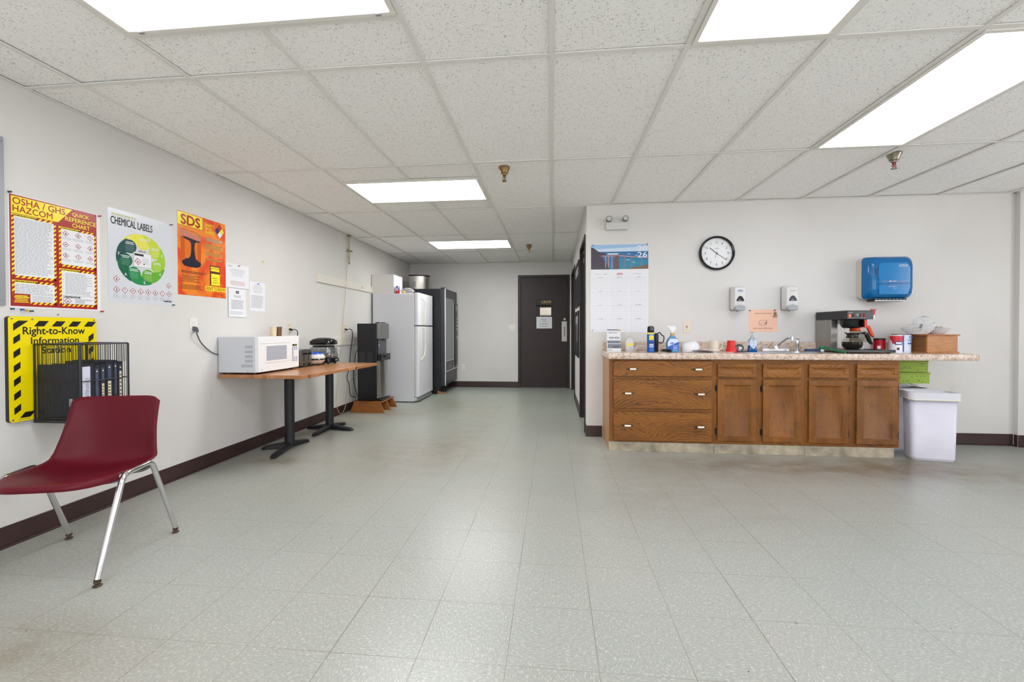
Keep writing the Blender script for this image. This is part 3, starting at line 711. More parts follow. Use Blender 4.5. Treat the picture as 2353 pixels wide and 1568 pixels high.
b.text('ComplianceSafety', U(.045), U(.19), V(.915), V(.895), .004, YEL, .04)
n_ = 0
for r_ in range(3):
    for c_ in range(3):
        cx, cy = U(.58 + c_ * .145), V(.265 + r_ * .105); pictogram(b, cx, cy, .0165, .0033, n_); n_ += 1
        b.lines(cx - .03, cx + .03, cy - .034, cy - .019, 3, .0033, M_lgp, .4, .3, True)
b.lines(U(.57), U(.91), V(.85), V(.64), 16, .0033, M_lgp, .5, .35)
for i in range(7): b.disc(U(.545), V(.65 + i * .029), .004, .0033, YEL, 8)
b.rect(U(.545), V(.945), U(.92), V(.86), .0033, M_blackp); b.rect(U(.548), V(.942), U(.917), V(.862), .0036, M_paper); b.rect(U(.555), V(.885), U(.74), V(.868), .0039, M_blackp); b.text('Product Identifier', U(.56), U(.73), V(.882), V(.871), .0042, M_paper, .02)
pictogram(b, U(.595), V(.915), .02, .0039, 4); b.lines(U(.68), U(.9), V(.935), V(.89), 3, .0039, M_greyp, .4, .5)
b.pop(); single('wall_poster', b, 'red and yellow OSHA / GHS HAZCOM quick reference chart on the left wall', 'poster', (XL, 2.13, 1.229), 'safety posters on the left wall')

# -- chemical labels poster
W, Hh = .449, .60
b = MB(mat('silver_poster', (214, 216, 222), .25)); b.push(F_left(2.393, 1.288)); sheet(b, W, Hh, b.mats[0])
b.text('GHS HAZARD COMMUNICATION', U(.05), U(.4), V(.072), V(.045), .002, mat('olive_print', (196, 190, 90), .4), .02)
b.text('CHEMICAL LABELS', U(.04), U(.66), V(.165), V(.085), .002, M_blackp, .035)
GC = [(226, 220, 60), (196, 212, 56), (156, 200, 50), (104, 172, 52), (34, 138, 76), (16, 100, 66), (12, 72, 70)]
cx, cy, Ro = U(.49), V(.50), .172
for k_ in range(7):
    a = 86 - k_ * 51.43; hc = .113; hr = .045
    hx, hy = math.cos(R(a)) * hc, math.sin(R(a)) * hc
    P2 = lambda an, rr: (cx + math.cos(R(an)) * rr, cy + math.sin(R(an)) * rr)
    mm = mat('petal_%d' % (k_ + 1), GC[k_], .3)
    tail = [P2(a - 10, hc + hr * .86)] + [P2(a - 6 + q * 5.5, Ro * (.955 + .045 * min(1, q / 4))) for q in range(12)] + [P2(a + 54.5 - q * 4.2, Ro - .012 - .062 * (q / 8) ** 1.2) for q in range(1, 9)] + [(cx + hx, cy + hy)]
    b.disc(cx + hx, cy + hy, hr, .0020 + k_ * .00008, mm, 28); b.poly(tail, .00204 + k_ * .00008, mm)
    nx, ny = P2(a + 36, Ro * .90)
    b.text('%d.' % (k_ + 1), nx - .009, nx + .009, ny - .009, ny + .009, .003, M_paper, .05)
    b.lines(cx + hx - .030, cx + hx + .030, cy + hy + .012, cy + hy + .032, 2, .003, M_paper, .5, .3, True)
    b.lines(cx + hx - .032, cx + hx + .032, cy + hy - .034, cy + hy + .008, 7, .003, mat('petal_text_%d' % k_, tuple(min(255, int(v * .55 + 110)) for v in GC[k_]), .4), .3, .3, True)
b.text('SAMPLE LABEL', cx - .025, cx + .03, cy + .052, cy + .062, .003, M_blackp, .01)
b.rect(cx - .06, cy - .05, cx + .066, cy + .046, .003, M_greyp); b.rect(cx - .0585, cy - .0485, cx + .0645, cy + .0445, .0033, M_paper); b.rect(cx - .054, cy + .024, cx + .01, cy + .038, .0036, M_blackp)
pictogram(b, cx - .03, cy - .015, .024, .0036, 4); b.lines(cx, cx + .06, cy - .03, cy + .015, 6, .0036, M_lgp, .35, .3); b.disc(cx + .012, cy - .028, .005, .004, M_blackp, 8)
for k_ in range(8):
    px_, py_ = (U(.11 + .118 * k_), V(.86)); pictogram(b, px_, py_, .021, .002, k_ + 1)
    b.lines(px_ - .02, px_ + .02, py_ - .055, py_ - .026, 5 - (k_ % 3), .002, M_lgp, .4, .4)
pictogram(b, U(.11), V(.745), .021, .002, 0); pictogram(b, U(.93), V(.76), .021, .002, 4)
b.text('ComplianceSigns', U(.84), U(.98), V(.965), V(.935), .002, M_blackp, .04)
b.pop(); single('wall_poster', b, 'silver chemical labels poster with a ring of green petals', 'poster', (XL, 2.62, 1.288), 'safety posters on the left wall')

# -- safety data sheets poster
W, Hh = .460, .628
ORG = mat('orange_poster', (232, 116, 38), .25, noise=.0); k = NT(ORG); P_ = k.obj()
k.color(k.mix(k.rng(k.noise(P_, 5.0, 2, .4, 1.2), .42, .58), L4(238, 138, 44), L4(222, 74, 38)))
b = MB(ORG); b.push(F_left(2.888, 1.379)); sheet(b, W, Hh, ORG)
b.rect(U(.01), V(.165), U(.5), V(.015), .0018, mat('shadow_brown_print', (150, 60, 30), .3)); b.rect(U(.0), V(.16), U(.49), V(.01), .0021, YEL)
b.text('SDS', U(.065), U(.435), V(.146), V(.03), .0026, RED, .08)
for i, s_ in enumerate(('SAFETY', 'DATA', 'SHEETS')): b.text(s_, U(.55), U(.55 + (.2, .13, .2)[i]), V(.095 + i * .045), V(.06 + i * .045), .0022, YEL, .03)
cx, cy, r_ = U(.865), V(.115), .047
for (ox, oy, mm) in ((0, 1, M_redp), (1, 0, YEL), (0, -1, M_paper), (-1, 0, mat('navy_print', (36, 46, 110), .3))): b.diamond(cx + ox * r_ * .5, cy + oy * r_ * .62, r_ * .49, .0026, mm, 1.25)
b.diamond(cx, cy, r_ * 1.04, .0023, M_blackp, 1.25)
bk = [(.055, .30), (.055, .59), (.07, .625), (.12, .648), (.25, .655), (.38, .650), (.43, .63), (.45, .595), (.455, .31)]
b.poly([(U(u), V(v)) for u, v in bk], .0020, mat('beaker_amber', (206, 92, 30), .2))
b.poly([(U(.13), V(.32)), (U(.13), V(.60)), (U(.38), V(.60)), (U(.38), V(.32))], .0021, mat('beaker_glow', (228, 118, 36), .2))
b.poly([(U(.03), V(.205)), (U(.06), V(.30)), (U(.25), V(.315)), (U(.455), V(.31)), (U(.46), V(.235)), (U(.435), V(.255))], .0022, mat('beaker_glass_print', (206, 128, 110), .2))
b.line(U(.04), V(.207), U(.35), V(.215), .002, .0024, mat('ink_dark', (30, 30, 48), .25)); b.line(U(.35), V(.215), U(.45), V(.255), .003, .0024, MATS['ink_dark'])
plume = [(.06, .298), (.14, .292), (.25, .300), (.36, .312), (.45, .318), (.42, .330), (.35, .335), (.325, .36), (.318, .42), (.33, .49), (.345, .545), (.37, .56), (.385, .545), (.40, .575), (.43, .572), (.452, .595), (.44, .625), (.38, .648), (.25, .655), (.12, .645), (.085, .62), (.075, .59), (.12, .575), (.15, .555), (.20, .55), (.235, .52), (.25, .47), (.255, .41), (.25, .36), (.225, .335), (.14, .318)]
b.poly([(U(u), V(v)) for u, v in plume], .0024, MATS['ink_dark'])
b.lines(U(.55), U(.95), V(.285), V(.24), 3, .0021, M_ivory, .75, .3); b.lines(U(.55), U(.95), V(.285), V(.24), 3, .0024, mat('brown_print', (70, 34, 20), .4), .35, .3)
for (v0, v1, n_) in ((.315, .385, 5), (.41, .47, 4), (.5, .53, 2)): b.lines(U(.55), U(.95), V(v1), V(v0), n_, .0021, mat('amber_print', (236, 178, 70), .4), .75, .25); b.lines(U(.55), U(.93), V(v1), V(v0), n_, .0024, MATS['brown_print'], .35, .25)
b.lines(U(.06), U(.57), V(.735), V(.70), 2, .0024, MATS['brown_print'], .5, .2); b.lines(U(.07), U(.45), V(.84), V(.755), 5, .0024, MATS['brown_print'], .4, .4); b.lines(U(.05), U(.5), V(.93), V(.87), 4, .0024, MATS['brown_print'], .4, .2)
b.rect(U(.64), V(.845), U(.865), V(.585), .0022, mat('brown_box_print', (84, 34, 20), .3)); b.rect(U(.655), V(.66), U(.85), V(.60), .0025, YEL); b.rect(U(.665), V(.84), U(.86), V(.69), .0025, mat('bright_yellow_print', (250, 236, 40), .3))
b.text('RIGHT TO KNOW', U(.66), U(.85), V(.63), V(.615), .0028, M_blackp, .02); b.text('SAFETY', U(.69), U(.83), V(.755), V(.74), .0028, MATS['brown_print'], .02); b.text('DATA', U(.72), U(.80), V(.785), V(.77), .0028, MATS['brown_print'], .02); b.text('SHEETS', U(.69), U(.83), V(.815), V(.8), .0028, MATS['brown_print'], .02)
b.rect(U(.54), V(.92), U(1.0), V(.86), .0024, YEL); b.text('RIGHT TO KNOW', U(.56), U(.98), V(.912), V(.868), .0028, RED, .03)
b.lines(U(.8), U(.97), V(.965), V(.955), 1, .0024, MATS['brown_print'], .5, .1)
b.pop(); single('wall_poster', b, 'orange SDS safety data sheets poster with a beaker picture', 'poster', (XL, 3.1, 1.379), 'safety posters on the left wall')

# -- white notices
def notice(y0, z0, w_, h_, label, kind, d=0.0):
    b = MB(M_paper); b.push(F_left(y0, z0) @ Matrix.Translation((0, 0, d))); sheet(b, w_, h_, M_paper)
    if kind == 0:
        b.lines(.02, .08, h_ - .03, h_ - .015, 2, .002, M_greyp, .4); b.lines(.03, w_ - .03, .10, h_ - .04, 8, .002, M_lgp, .3, .5, True); b.lines(.05, w_ - .05, .02, .06, 3, .002, mat('pink_print', (190, 120, 130), .5), .35, .2, True)
    elif kind == 1:
        b.lines(w_ / 2 - .02, w_ / 2 + .02, h_ - .045, h_ - .02, 2, .002, M_blackp, .8, .1, True); b.lines(.05, w_ - .05, h_ - .08, h_ - .06, 2, .002, M_greyp, .35, .3, True); b.lines(.03, w_ - .03, .07, h_ - .10, 7, .002, M_greyp, .35, .1); b.lines(.02, w_ - .02, .02, .05, 2, .002, M_lgp, .35, .2)
    else:
        b.lines(.03, w_ - .03, .17, h_ - .02, 7, .002, M_lgp, .35, .3, True); b.lines(.015, w_ - .02, .03, .15, 9, .002, M_greyp, .3, .15)
    b.pop(); return single('paper_notice', b, label, 'notice', (XL, y0 + w_ / 2, z0), 'white paper notices on the left wall')
notice(3.345, 1.482, .276, .207, 'upper white notice overlapping the orange poster edge', 0, .003)
notice(3.372, 1.226, .206, .25, 'white notice below the first with a black logo at its head', 1, .0045)
notice(3.636, 1.288, .206, .272, 'rightmost white notice, pinned with a blue pin', 2)
# -- push pins
def pin(p, n, rgb, label):
    p = Vector(p); n = Vector(n)
    b = MB(mat('pin_%d_%d_%d' % rgb, rgb, .3)); q = n.to_track_quat('Z', 'Y').to_matrix().to_4x4()
    b.push(Matrix.Translation(p) @ q); b.lathe([(.0015, 0), (.0052, .003), (.0052, .0045), (.0028, .006), (.003, .013), (.0048, .016), (.0048, .018), (.001, .0185)], (0, 0, 0), 12); b.pop()
    single('push_pin', b, label, 'push pin', p, 'push pins')
GR, BL, RD, YL = (24, 84, 84), (30, 70, 170), (176, 30, 34), (220, 180, 40)
for (y, z, c_, lb) in ((1.908, 1.822, (20, 50, 60), 'dark push pin at the top left corner of the red and yellow chart'), (1.912, 1.222, GR, 'green push pin just under the bottom left of the red and yellow chart'),
                       (1.952, 1.220, BL, 'blue push pin below the red and yellow chart'), (1.972, 1.217, YL, 'yellow push pin below the red and yellow chart'), (1.992, 1.214, GR, 'dark green push pin below the red and yellow chart beside the yellow one'),
                       (2.346, 1.227, RD, 'red push pin at the bottom right of the red and yellow chart'), (2.338, 1.812, RD, 'red push pin at the top right of the red and yellow chart'), (2.828, 1.88, GR, 'green push pin at the top right of the silver poster'),
                       (2.838, 1.295, GR, 'green push pin at the bottom right of the silver poster'), (3.49, 1.678, RD, 'red push pin holding the upper white notice'),
                       (3.735, 1.545, BL, 'blue push pin holding the rightmost white notice'), (3.80, 1.765, YL, 'lone yellow push pin in the wall above the notices')):
    pin((XL + .002, y, z), (1, 0, 0), c_, lb)

# -- framed board at the left edge
t = thing('whiteboard', 'edge of a grey framed whiteboard at the far left of the photo', 'whiteboard', (XL, 1.3, 1.238))
b = MB(mat('aluminium_trim', (170, 172, 178), .35, .6)); 
for (a0, a1, c0, c1) in ((.6, 1.884, 1.238, 1.262), (.6, 1.884, 2.065, 2.09), (.6, .625, 1.262, 2.065), (1.858, 1.884, 1.262, 2.065)): b.box(XL, XL + .016, a0, a1, c0, c1)
obj('frame', b, t, bevel=.002)
b = MB(M_whiteb); b.box(XL, XL + .008, .625, 1.858, 1.262, 2.065); obj('board', b, t, smooth=False)

# -- right-to-know board
W, Hh = .415, .548; BY, BZ = 1.886, .636; SY = mat('sign_yellow', (240, 216, 0), .3)
t = thing('safety_board', 'yellow Right-to-Know Information Station board on the left wall', 'sign', (XL, 2.09, BZ))
b = MB(M_black); b.push(F_left(BY, BZ)); b.prism(rrect(0, W - .002, 0, Hh, .015), 0, .018, M_black); b.pop(); obj('backing', b, t)
b = MB(SY); b.push(F_left(BY + .002, BZ, XL + .018)); b.prism(rrect(0, W, 0, Hh, .015), 0, .004, SY)
d_ = .0045
for i in range(4): 
    x0 = .105 + i * .08; b.poly([(x0, Hh - .052), (x0 + .045, Hh - .052), (x0 + .068, Hh - .022), (x0 + .023, Hh - .022)], d_, M_blackp)
b.poly([(.018, Hh - .075), (.082, Hh - .022), (.04, Hh - .022), (.018, Hh - .04)], d_, M_blackp)
for i in range(6):
    z0 = Hh - .145 - i * .073
    for x0 in (.018, W - .045): b.poly([(x0, z0), (x0 + .028, z0 + .022), (x0 + .028, z0 + .056), (x0, z0 + .034)], d_, M_blackp)
for i in range(4):
    x0 = .04 + i * .09; b.poly([(x0, .018), (x0 + .045, .018), (x0 + .068, .046), (x0 + .023, .046)], d_, M_blackp)
b.text('Right-to-Know', .058, .350, Hh - .107, Hh - .055, d_, M_blackp, .035); b.text('Information', .092, .318, Hh - .146, Hh - .110, d_, M_blackp, .04); b.text('Station', .138, .276, Hh - .199, Hh - .163, d_, M_blackp, .04)
b.lines(.035, .085, .008, .012, 1, d_, M_greyp, .6, 0)
b.pop(); obj('sign_panel', b, t, bevel=.0)
for (y, z) in ((.014, Hh - .012), (W - .012, Hh - .012), (.014, .012), (.1, Hh - .014)): b = MB(M_steel); b.push(F_left(BY + y, BZ + z, XL + .022)); b.lathe([(.005, 0), (.005, .0015), (.001, .0025)], (0, 0, 0), 10); b.pop(); obj('rivet', b, t)

# -- wire basket and binders
BX0, BX1, BY0, BY1, BZ0, BZ1 = XL + .026, -2.478, 1.986, 2.238, .630, 1.037
t = thing('wire_basket', 'black wire basket rack hung on the yellow board, holding binders', 'basket', (BX0, 2.09, BZ0))
b = MB(M_black)
def loopz(z, r): b.tube(rounded([(BX0 + .005, BY0, z), (BX1, BY0, z), (BX1, BY1, z), (BX0 + .005, BY1, z)], .012), r, 8)
loopz(BZ1, .0045); loopz(BZ0 + .208, .0025); loopz(BZ0 + .012, .004)
b.tube([(BX0 + .005, BY0, BZ1), (BX0 + .005, BY0, BZ0)], .004, 8); b.tube([(BX0 + .005, BY1, BZ1), (BX0 + .005, BY1, BZ0)], .004, 8); b.tube([(BX0 + .005, BY0, BZ1), (BX0 + .005, BY1, BZ1)], .004, 8)
b.tube([(BX1, BY0, BZ1 + .003), (BX1, BY0, BZ0)], .0065, 10); b.tube(rounded([(BX1, BY1 - .02, BZ1), (BX1, BY1, BZ1), (BX1, BY1, BZ0)], .02), .005, 8)
b.box(BX0, BX1 + .004, BY0 - .003, BY1 + .003, BZ0 - .012, BZ0 + .004)
obj('frame', b, t)
b = MB(M_black)
for i in range(1, 22):
    x = BX0 + (BX1 - BX0) * i / 22; b.tube([(x, BY0, BZ1), (x, BY0, BZ0)], .0013, 6); b.tube([(x, BY1, BZ1), (x, BY1, BZ0)], .0013, 6)
for i in range(1, 20):
    y = BY0 + (BY1 - BY0) * i / 20; z1 = BZ1
    b.tube([(BX1, y, z1), (BX1, y, .93 if i > 2 else .93)], .0013, 6)
for i in range(1, 14):
    y = BY0 + (BY1 - BY0) * i / 14; b.tube([(BX0 + .005, y, BZ1), (BX0 + .005, y, BZ0)], .0013, 6)
obj('wires', b, t)['kind'] = 'stuff'
M_bind = mat('binder_vinyl', (44, 46, 56), .3); M_blab = mat('binder_label_white', (206, 208, 224), .5)
bd = ((1.993, .069, .292, 0, 'thick black binder with a long white MAINTENANCE spine label'), (2.059, .031, .285, 1, 'black binder with a short ivory label, just right of the white-labelled one'),
      (2.092, .027, .287, 2, 'narrow black binder with a tall ivory label in mid basket'), (2.121, .038, .302, 3, 'black binder with a clear spine pocket and ivory label'), (2.161, .024, .305, 4, 'leaning black binder second from the right of the basket'), (2.187, .026, .296, 5, 'rightmost black binder in the wire basket'))
for (y0, th, hh, kd, lb) in bd:
    x0, x1 = BX0 + .014, BX1 - .008; z0 = BZ0 + .006
    tt = thing('ring_binder', lb, 'binder', ((x0 + x1) / 2, y0 + th / 2, z0), 'black binders in the wire basket')
    b = MB(M_bind); b.box(x0, x1, y0, y0 + .003, z0, z0 + hh); b.box(x0, x1, y0 + th - .004, y0 + th - .001, z0, z0 + hh); b.box(x1 - .003, x1, y0 + .003, y0 + th - .004, z0, z0 + hh)
    b.box(x0 + .004, x1 - .006, y0 + .004, y0 + th - .005, z0 + .006, z0 + hh - .012, M_paper)
    if kd == 0:
        b.push(F_front(x0, z0, y0)); b.rect(.188, .07, .21, .11, .0006, M_paper); b.lines(.19, .208, .075, .105, 5, .0009, M_greyp, .4, 0); b.pop()
    obj('cover', b, tt)
    b = MB(M_blab if kd == 0 else M_ivory)
    b.push(F_left(y0, z0, x1 + .0004))
    if kd == 0:
        b.rect(.008, .01, th - .022, hh - .012, .0003, M_blab); b.push(Matrix.Translation((th - .028, .03, 0)) @ Matrix.Rotation(R(90), 4, 'Z')); b.text('EDO MAINTENANCE', 0, .19, 0, .018, .0008, M_greyp, .01); b.pop()
    else:
        hh2 = (.10, .10, .18, .19, .1, .24)[kd]; b.rect(th * .25, .02, th * .7, .02 + hh2 - .02, .0003, M_ivory); b.lines(th * .3, th * .65, .03, hh2 - .01, 9, .0006, M_blackp, .35, .2)
        b.rect(th * .25, hh2 + .01, th * .7, hh - .02, .0002, mat('clear_pocket', (74, 82, 100), .12)); b.disc(th * .47, hh - .035, .004, .0005, M_ivory, 10)
    b.pop(); obj('spine_label', b, tt)
# small nails / marks in the wall
for (y, z, lb) in ((2.12, 1.20, 'small dark screw in the wall just above the yellow board'), (2.18, .60, 'small dark screw in the wall just under the wire basket')):
    b = MB(M_greyp); b.push(F_left(y, z)); b.lathe([(.002, 0), (.004, .003), (.001, .004)], (0, 0, 0), 8); b.pop(); single('wall_screw', b, lb, 'screw', (XL, y, z))

# ============================================================ THE RED SHELL CHAIR
CC = Vector((-2.268, 1.807, 0)); LAT = Vector((.974, .226, 0)).normalized(); FW = Vector((.226, -.974, 0)).normalized()
def ch(r, f, z): return CC + LAT * r + FW * f + Vector((0, 0, z))
t = thing('stacking_chair', 'dark red plastic shell chair with chrome tube legs by the left wall', 'chair', CC)
prof = [(.240, .418, .234, 0), (.240, .432, .234, 0), (.222, .443, .236, .002), (.15, .440, .238, .010), (.05, .425, .240, .026), (-.06, .414, .243, .046), (-.14, .420, .243, .060), (-.182, .455, .240, .070), (-.200, .52, .228, .068), (-.210, .60, .216, .056), (-.218, .68, .210, .040), (-.226, .761, .208, .024)]
ps = spline([(p[0], p[1], p[2]) for p in prof], 4); cs = spline([(p[3], 0, 0) for p in prof], 4)
b = MB(mat('maroon_plastic', (92, 16, 30), .38, bump=.12, bscale=500, spec=.22)); NU = 40; rs = []
nv = len(ps)
for u_ in range(NU + 1):
    u = -1 + 2 * u_ / NU; row = []
    for v_ in range(nv):
        # pull the corners in
        vv = v_ - (1.4 * abs(u) ** 10) * max(0, (v_ - (nv - 9)) / 8)
        i = min(max(int(vv), 0), nv - 2); fr = vv - i
        p = ps[i].lerp(ps[i + 1], fr); c_ = cs[i].lerp(cs[i + 1], fr).x
        tn = (ps[i + 1] - ps[i]); nf, nz = tn.y, -tn.x; L_ = math.hypot(nf, nz) or 1; nf, nz = nf / L_, nz / L_
        q = abs(u) ** 2.4 * c_
        roll = max(0, (abs(u) - .92) / .08) ** 1.5 * .012 * min(1, max(0, (.1 - p.x) / .2))
        pull = .125 * abs(u) ** 4.5 * max(0, p.x / .24) ** 1.3
        row.append(ch(.018 + u * p.z, p.x - pull + nf * (q - roll), p.y + nz * (q - roll)))
    rs.append(row)
b.rings(rs, caps=False, closed=False); sh = obj('seat_shell', b, t, solid=.006, angle=80)
for s_, (r0, r1) in ((1, (.262, .268)), (-1, (-.248, -.250))):
    b = MB(M_chrome)
    pts = rounded([ch(r0 * .97, .239, .03), ch(r0, .100, .438), ch(r0, -.082, .445), ch(r1, -.25, .03)], .035)
    b.tube(pts, .0125, 14); lg = obj('leg_frame', b, t)
    for (rr, ff) in ((r0 * .97, .239), (r1, -.25)):
        b = MB(M_rust); p = ch(rr, ff, 0); b.lathe([(.005, 0), (.016, .001), (.0165, .005), (.010, .009), (.006, .012), (.0125, .016), (.0132, .028), (.004, .028)], p, 14); obj('glide', b, lg)
for f_ in (.085, -.09):
    b = MB(M_dchrome); zz = .402 if f_ > 0 else .395; b.tube(spline([ch(-.246, f_, .425), ch(-.19, f_, zz), ch(0, f_, zz - .004), ch(.19, f_, zz), ch(.262, f_, .425)], 6), .009, 10); obj('cross_bar', b, t)

# ============================================================ THE TABLE AND WHAT STANDS ON IT
TZ = .742
t = thing('cafe_table', 'butcher block table on two black pedestals along the left wall', 'table', (-2.4, 3.9, 0))
b = MB(M_butch); b.prism([(-2.766, 3.235), (-2.008, 3.212), (-1.946, 4.525), (-2.735, 4.56)], TZ - .030, TZ); obj('tabletop', b, t, bevel=.003)
for (x, y, arms) in ((-2.475, 3.745, ((-2.690, 3.655), (-2.405, 3.39), (-2.425, 3.965))), (-2.487, 4.482, ((-2.745, 4.485), (-2.432, 4.72), (-2.19, 4.425), (-2.485, 4.15)))):
    b = MB(M_mblack); b.lathe([(.043, .03), (.043, TZ - .05), (.085, TZ - .045), (.085, TZ - .031)], (x, y, 0), 24); col = obj('pedestal_column', b, t)
    for (ax, ay) in arms:
        b = MB(M_mblack); d = Vector((ax - x, ay - y, 0)); L_ = d.length; d.normalize(); n = Vector((-d.y, d.x, 0)); c0 = Vector((x, y, 0)); rs = []
        for (s_, wd, zt, zb) in ((0, .032, .062, .014), (.35, .030, .050, .010), (.8, .029, .036, .003), (.94, .026, .030, .001), (1.0, .014, .016, .001)):
            p = c0 + d * L_ * s_; rs.append([p - n * wd + Vector((0, 0, zb)), p + n * wd + Vector((0, 0, zb)), p + n * wd * .9 + Vector((0, 0, zt * .8)), p + n * wd * .45 + Vector((0, 0, zt)), p - n * wd * .45 + Vector((0, 0, zt)), p - n * wd * .9 + Vector((0, 0, zt * .8))])
        b.rings(rs); obj('foot', b, t)
# microwave
MX0, MX1, MY0, MY1, MZ0, MZ1 = -2.772, -2.414, 3.25, 3.803, .756, 1.052
t = thing('microwave_oven', 'white microwave oven on the near end of the butcher block table', 'microwave', ((MX0 + MX1) / 2, (MY0 + MY1) / 2, TZ))
b = MB(mat('microwave_case', (206, 208, 214), .45), M_blackp); b.box(MX0, MX1 - .03, MY0, MY1, MZ0, MZ1)
b.push(F_front(MX0, MZ0, MY0))
for r_ in range(5):
    for c_ in range(8 + (4 if r_ == 0 else 0)): 
        x = .30 - c_ * .0085; z = .045 + r_ * .039; b.rect(x, z, x + .003, z + .024, .0006, M_greyp)
b.disc(.262, .008, .0035, .0006, M_blackp, 10); b.pop(); obj('case', b, t, bevel=.003)
b = MB(mat('microwave_white', (236, 236, 236), .28)); b.box(MX1 - .03, MX1, MY0 - .002, MY1 - .135, MZ0 + .004, MZ1 + .003)
fr = F_left(MY0, MZ0, MX1); b.push(fr)
b.prism(rrect(.075, .40, .075, .228, .006), 0, .003); b.prism(rrect(.092, .365, .093, .218, .003), .003, .0035, mat('oven_window', (176, 178, 190), .12)); b.rect(.02, .236, .415, .242, .0006, mat('beige_line', (214, 206, 196), .4))
b.disc(.035, .02, .008, .0008, M_greyp, 14); b.disc(.035, .02, .0065, .001, b.mats[0], 14); b.pop(); obj('door', b, t, bevel=.004)
b = MB(MATS['microwave_white']); b.box(MX1 - .03, MX1 - .001, MY1 - .134, MY1 + .002, MZ0 + .004, MZ1 + .003); pnl = obj('control_panel', b, t, bevel=.004)
b = MB(M_greyp); b.push(F_left(MY1 - .134, MZ0, MX1)); b.rect(.035, .205, .1, .222, .0008, M_gblack); b.text('1:00', .055, .085, .208, .219, .0012, mat('amber_digits', (200, 170, 40), .4), .02)
for r_ in range(9):
    for c_ in range(3):
        if 2 <= r_ <= 5 and c_ > 0: continue
        x = .03 + c_ * .028; z = .187 - r_ * .0155; b.rect(x, z, x + .017, z + .009, .0008, mat('button_grey', (120, 124, 150), .4))
b.pop(); obj('buttons', b, pnl)
for (x, y) in ((MX0 + .03, MY0 + .03), (MX1 - .06, MY0 + .03), (MX0 + .03, MY1 - .03), (MX1 - .06, MY1 - .03)): b = MB(M_black); b.cyl((x, y, TZ), (x, y, MZ0), .012, seg=12); obj('foot', b, t)
# shakers standing on the microwave
for (y, c_, lb) in ((3.742, (216, 198, 164), 'cream cup standing on the microwave'), (3.825 - .02, (112, 74, 58), 'brown cup standing on the microwave')):
    pass
for (x, y, c_, lb) in ((-2.60, 3.70, (216, 198, 164), 'cream tumbler on top of the microwave'), (-2.60, 3.775, (112, 74, 58), 'brown tumbler on top of the microwave')):
    b = MB(mat('tumbler_%d' % c_[0], c_, .35)); b.lathe([(.0, 0), (.026, 0), (.030, .088), (.027, .088), (.024, .004), (.0, .004)][1:5], (x, y, MZ1), 20, caps=True)
    single('tumbler', b, lb, 'cup', (x, y, MZ1), 'tumblers on the microwave')
# toaster
t = thing('toaster', 'small stainless toaster between the microwave and the sandwich maker', 'toaster', (-2.55, 3.98, TZ))
X0, X1, Y0, Y1, Z0, Z1 = -2.70, -2.45, 3.885, 4.075, TZ + .012, TZ + .175
b = MB(M_steel); b.push(Matrix.Translation((X0, 0, 0)) @ Matrix(((0, 0, 1, 0), (1, 0, 0, 0), (0, 1, 0, 0), (0, 0, 0, 1)))); b.prism(rrect(Y0, Y1, Z0, Z1, .02), 0, X1 - X0); b.pop()
b.box(X0 + .03, X1 - .03, Y0 + .035, Y0 + .06, Z1 - .001, Z1 + .0008, M_gblack); b.box(X0 + .03, X1 - .03, Y1 - .06, Y1 - .035, Z1 - .001, Z1 + .0008, M_gblack); obj('body', b, t, bevel=.002)
b = MB(M_gblack); b.box(X0 - .004, X1 + .006, Y0 + .002, Y1 - .002, TZ + .002, Z0 + .006); obj('base', b, t, bevel=.003)
for yy in (Y0 + .055, Y1 - .055):
    b = MB(M_gblack); b.push(F_left(yy, Z0, X1)); b.prism(rrect(-.008, .008, .04, .14, .003), 0, .0015, M_dchrome); b.prism(rrect(-.004, .004, .045, .135, .002), .0015, .002); b.prism(rrect(-.018, .018, .112, .128, .004), .0015, .022, M_gblack); b.pop(); obj('lever', b, t, bevel=.002)
    b = MB(M_gblack); b.push(F_left(yy, Z0 + .022, X1)); b.lathe([(.013, 0), (.013, .012), (.009, .016), (.002, .016)], (0, 0, 0), 16); b.pop(); obj('browning_knob', b, t)
# sandwich maker
t = thing('sandwich_maker', 'round sandwich maker with a blue top beside the toaster', 'sandwich maker', (-2.472, 4.186, TZ))
c0 = (-2.472, 4.186, TZ); b = MB(M_lgrey); b.lathe([(0.0420, .012), (0.0672, .02), (0.0907, .045), (0.0941, .055), (0.0504, .055)], c0, 32, mat('pale_base', (214, 200, 190), .35), sy=.95); obj('base', b, t)
b = MB(M_gblack); b.lathe([(0.0924, .055), (0.0966, .062), (0.0924, .07)], c0, 32, sy=.95); obj('seam_band', b, t)
b = MB(M_lgrey); b.lathe([(0.0924, .07), (0.0949, .08), (0.0840, .105), (0.0630, .122), (0.0336, .13), (0.0084, .131)], c0, 32, sy=.95); lid = obj('lid', b, t)
b = MB(mat('blue_insert', (30, 84, 190), .2)); b.lathe([(0.0722, .1155), (0.0672, .126), (0.0420, .134), (0.0084, .137)], c0, 32, sy=.95); obj('blue_cap', b, lid)
for dx, dy in ((-.05, -.05), (-.05, .05), (.05, -.05), (.05, .05)): b = MB(M_black); b.cyl((c0[0] + dx, c0[1] + dy, TZ), (c0[0] + dx, c0[1] + dy, TZ + .02), .012, seg=10); obj('foot', b, t)
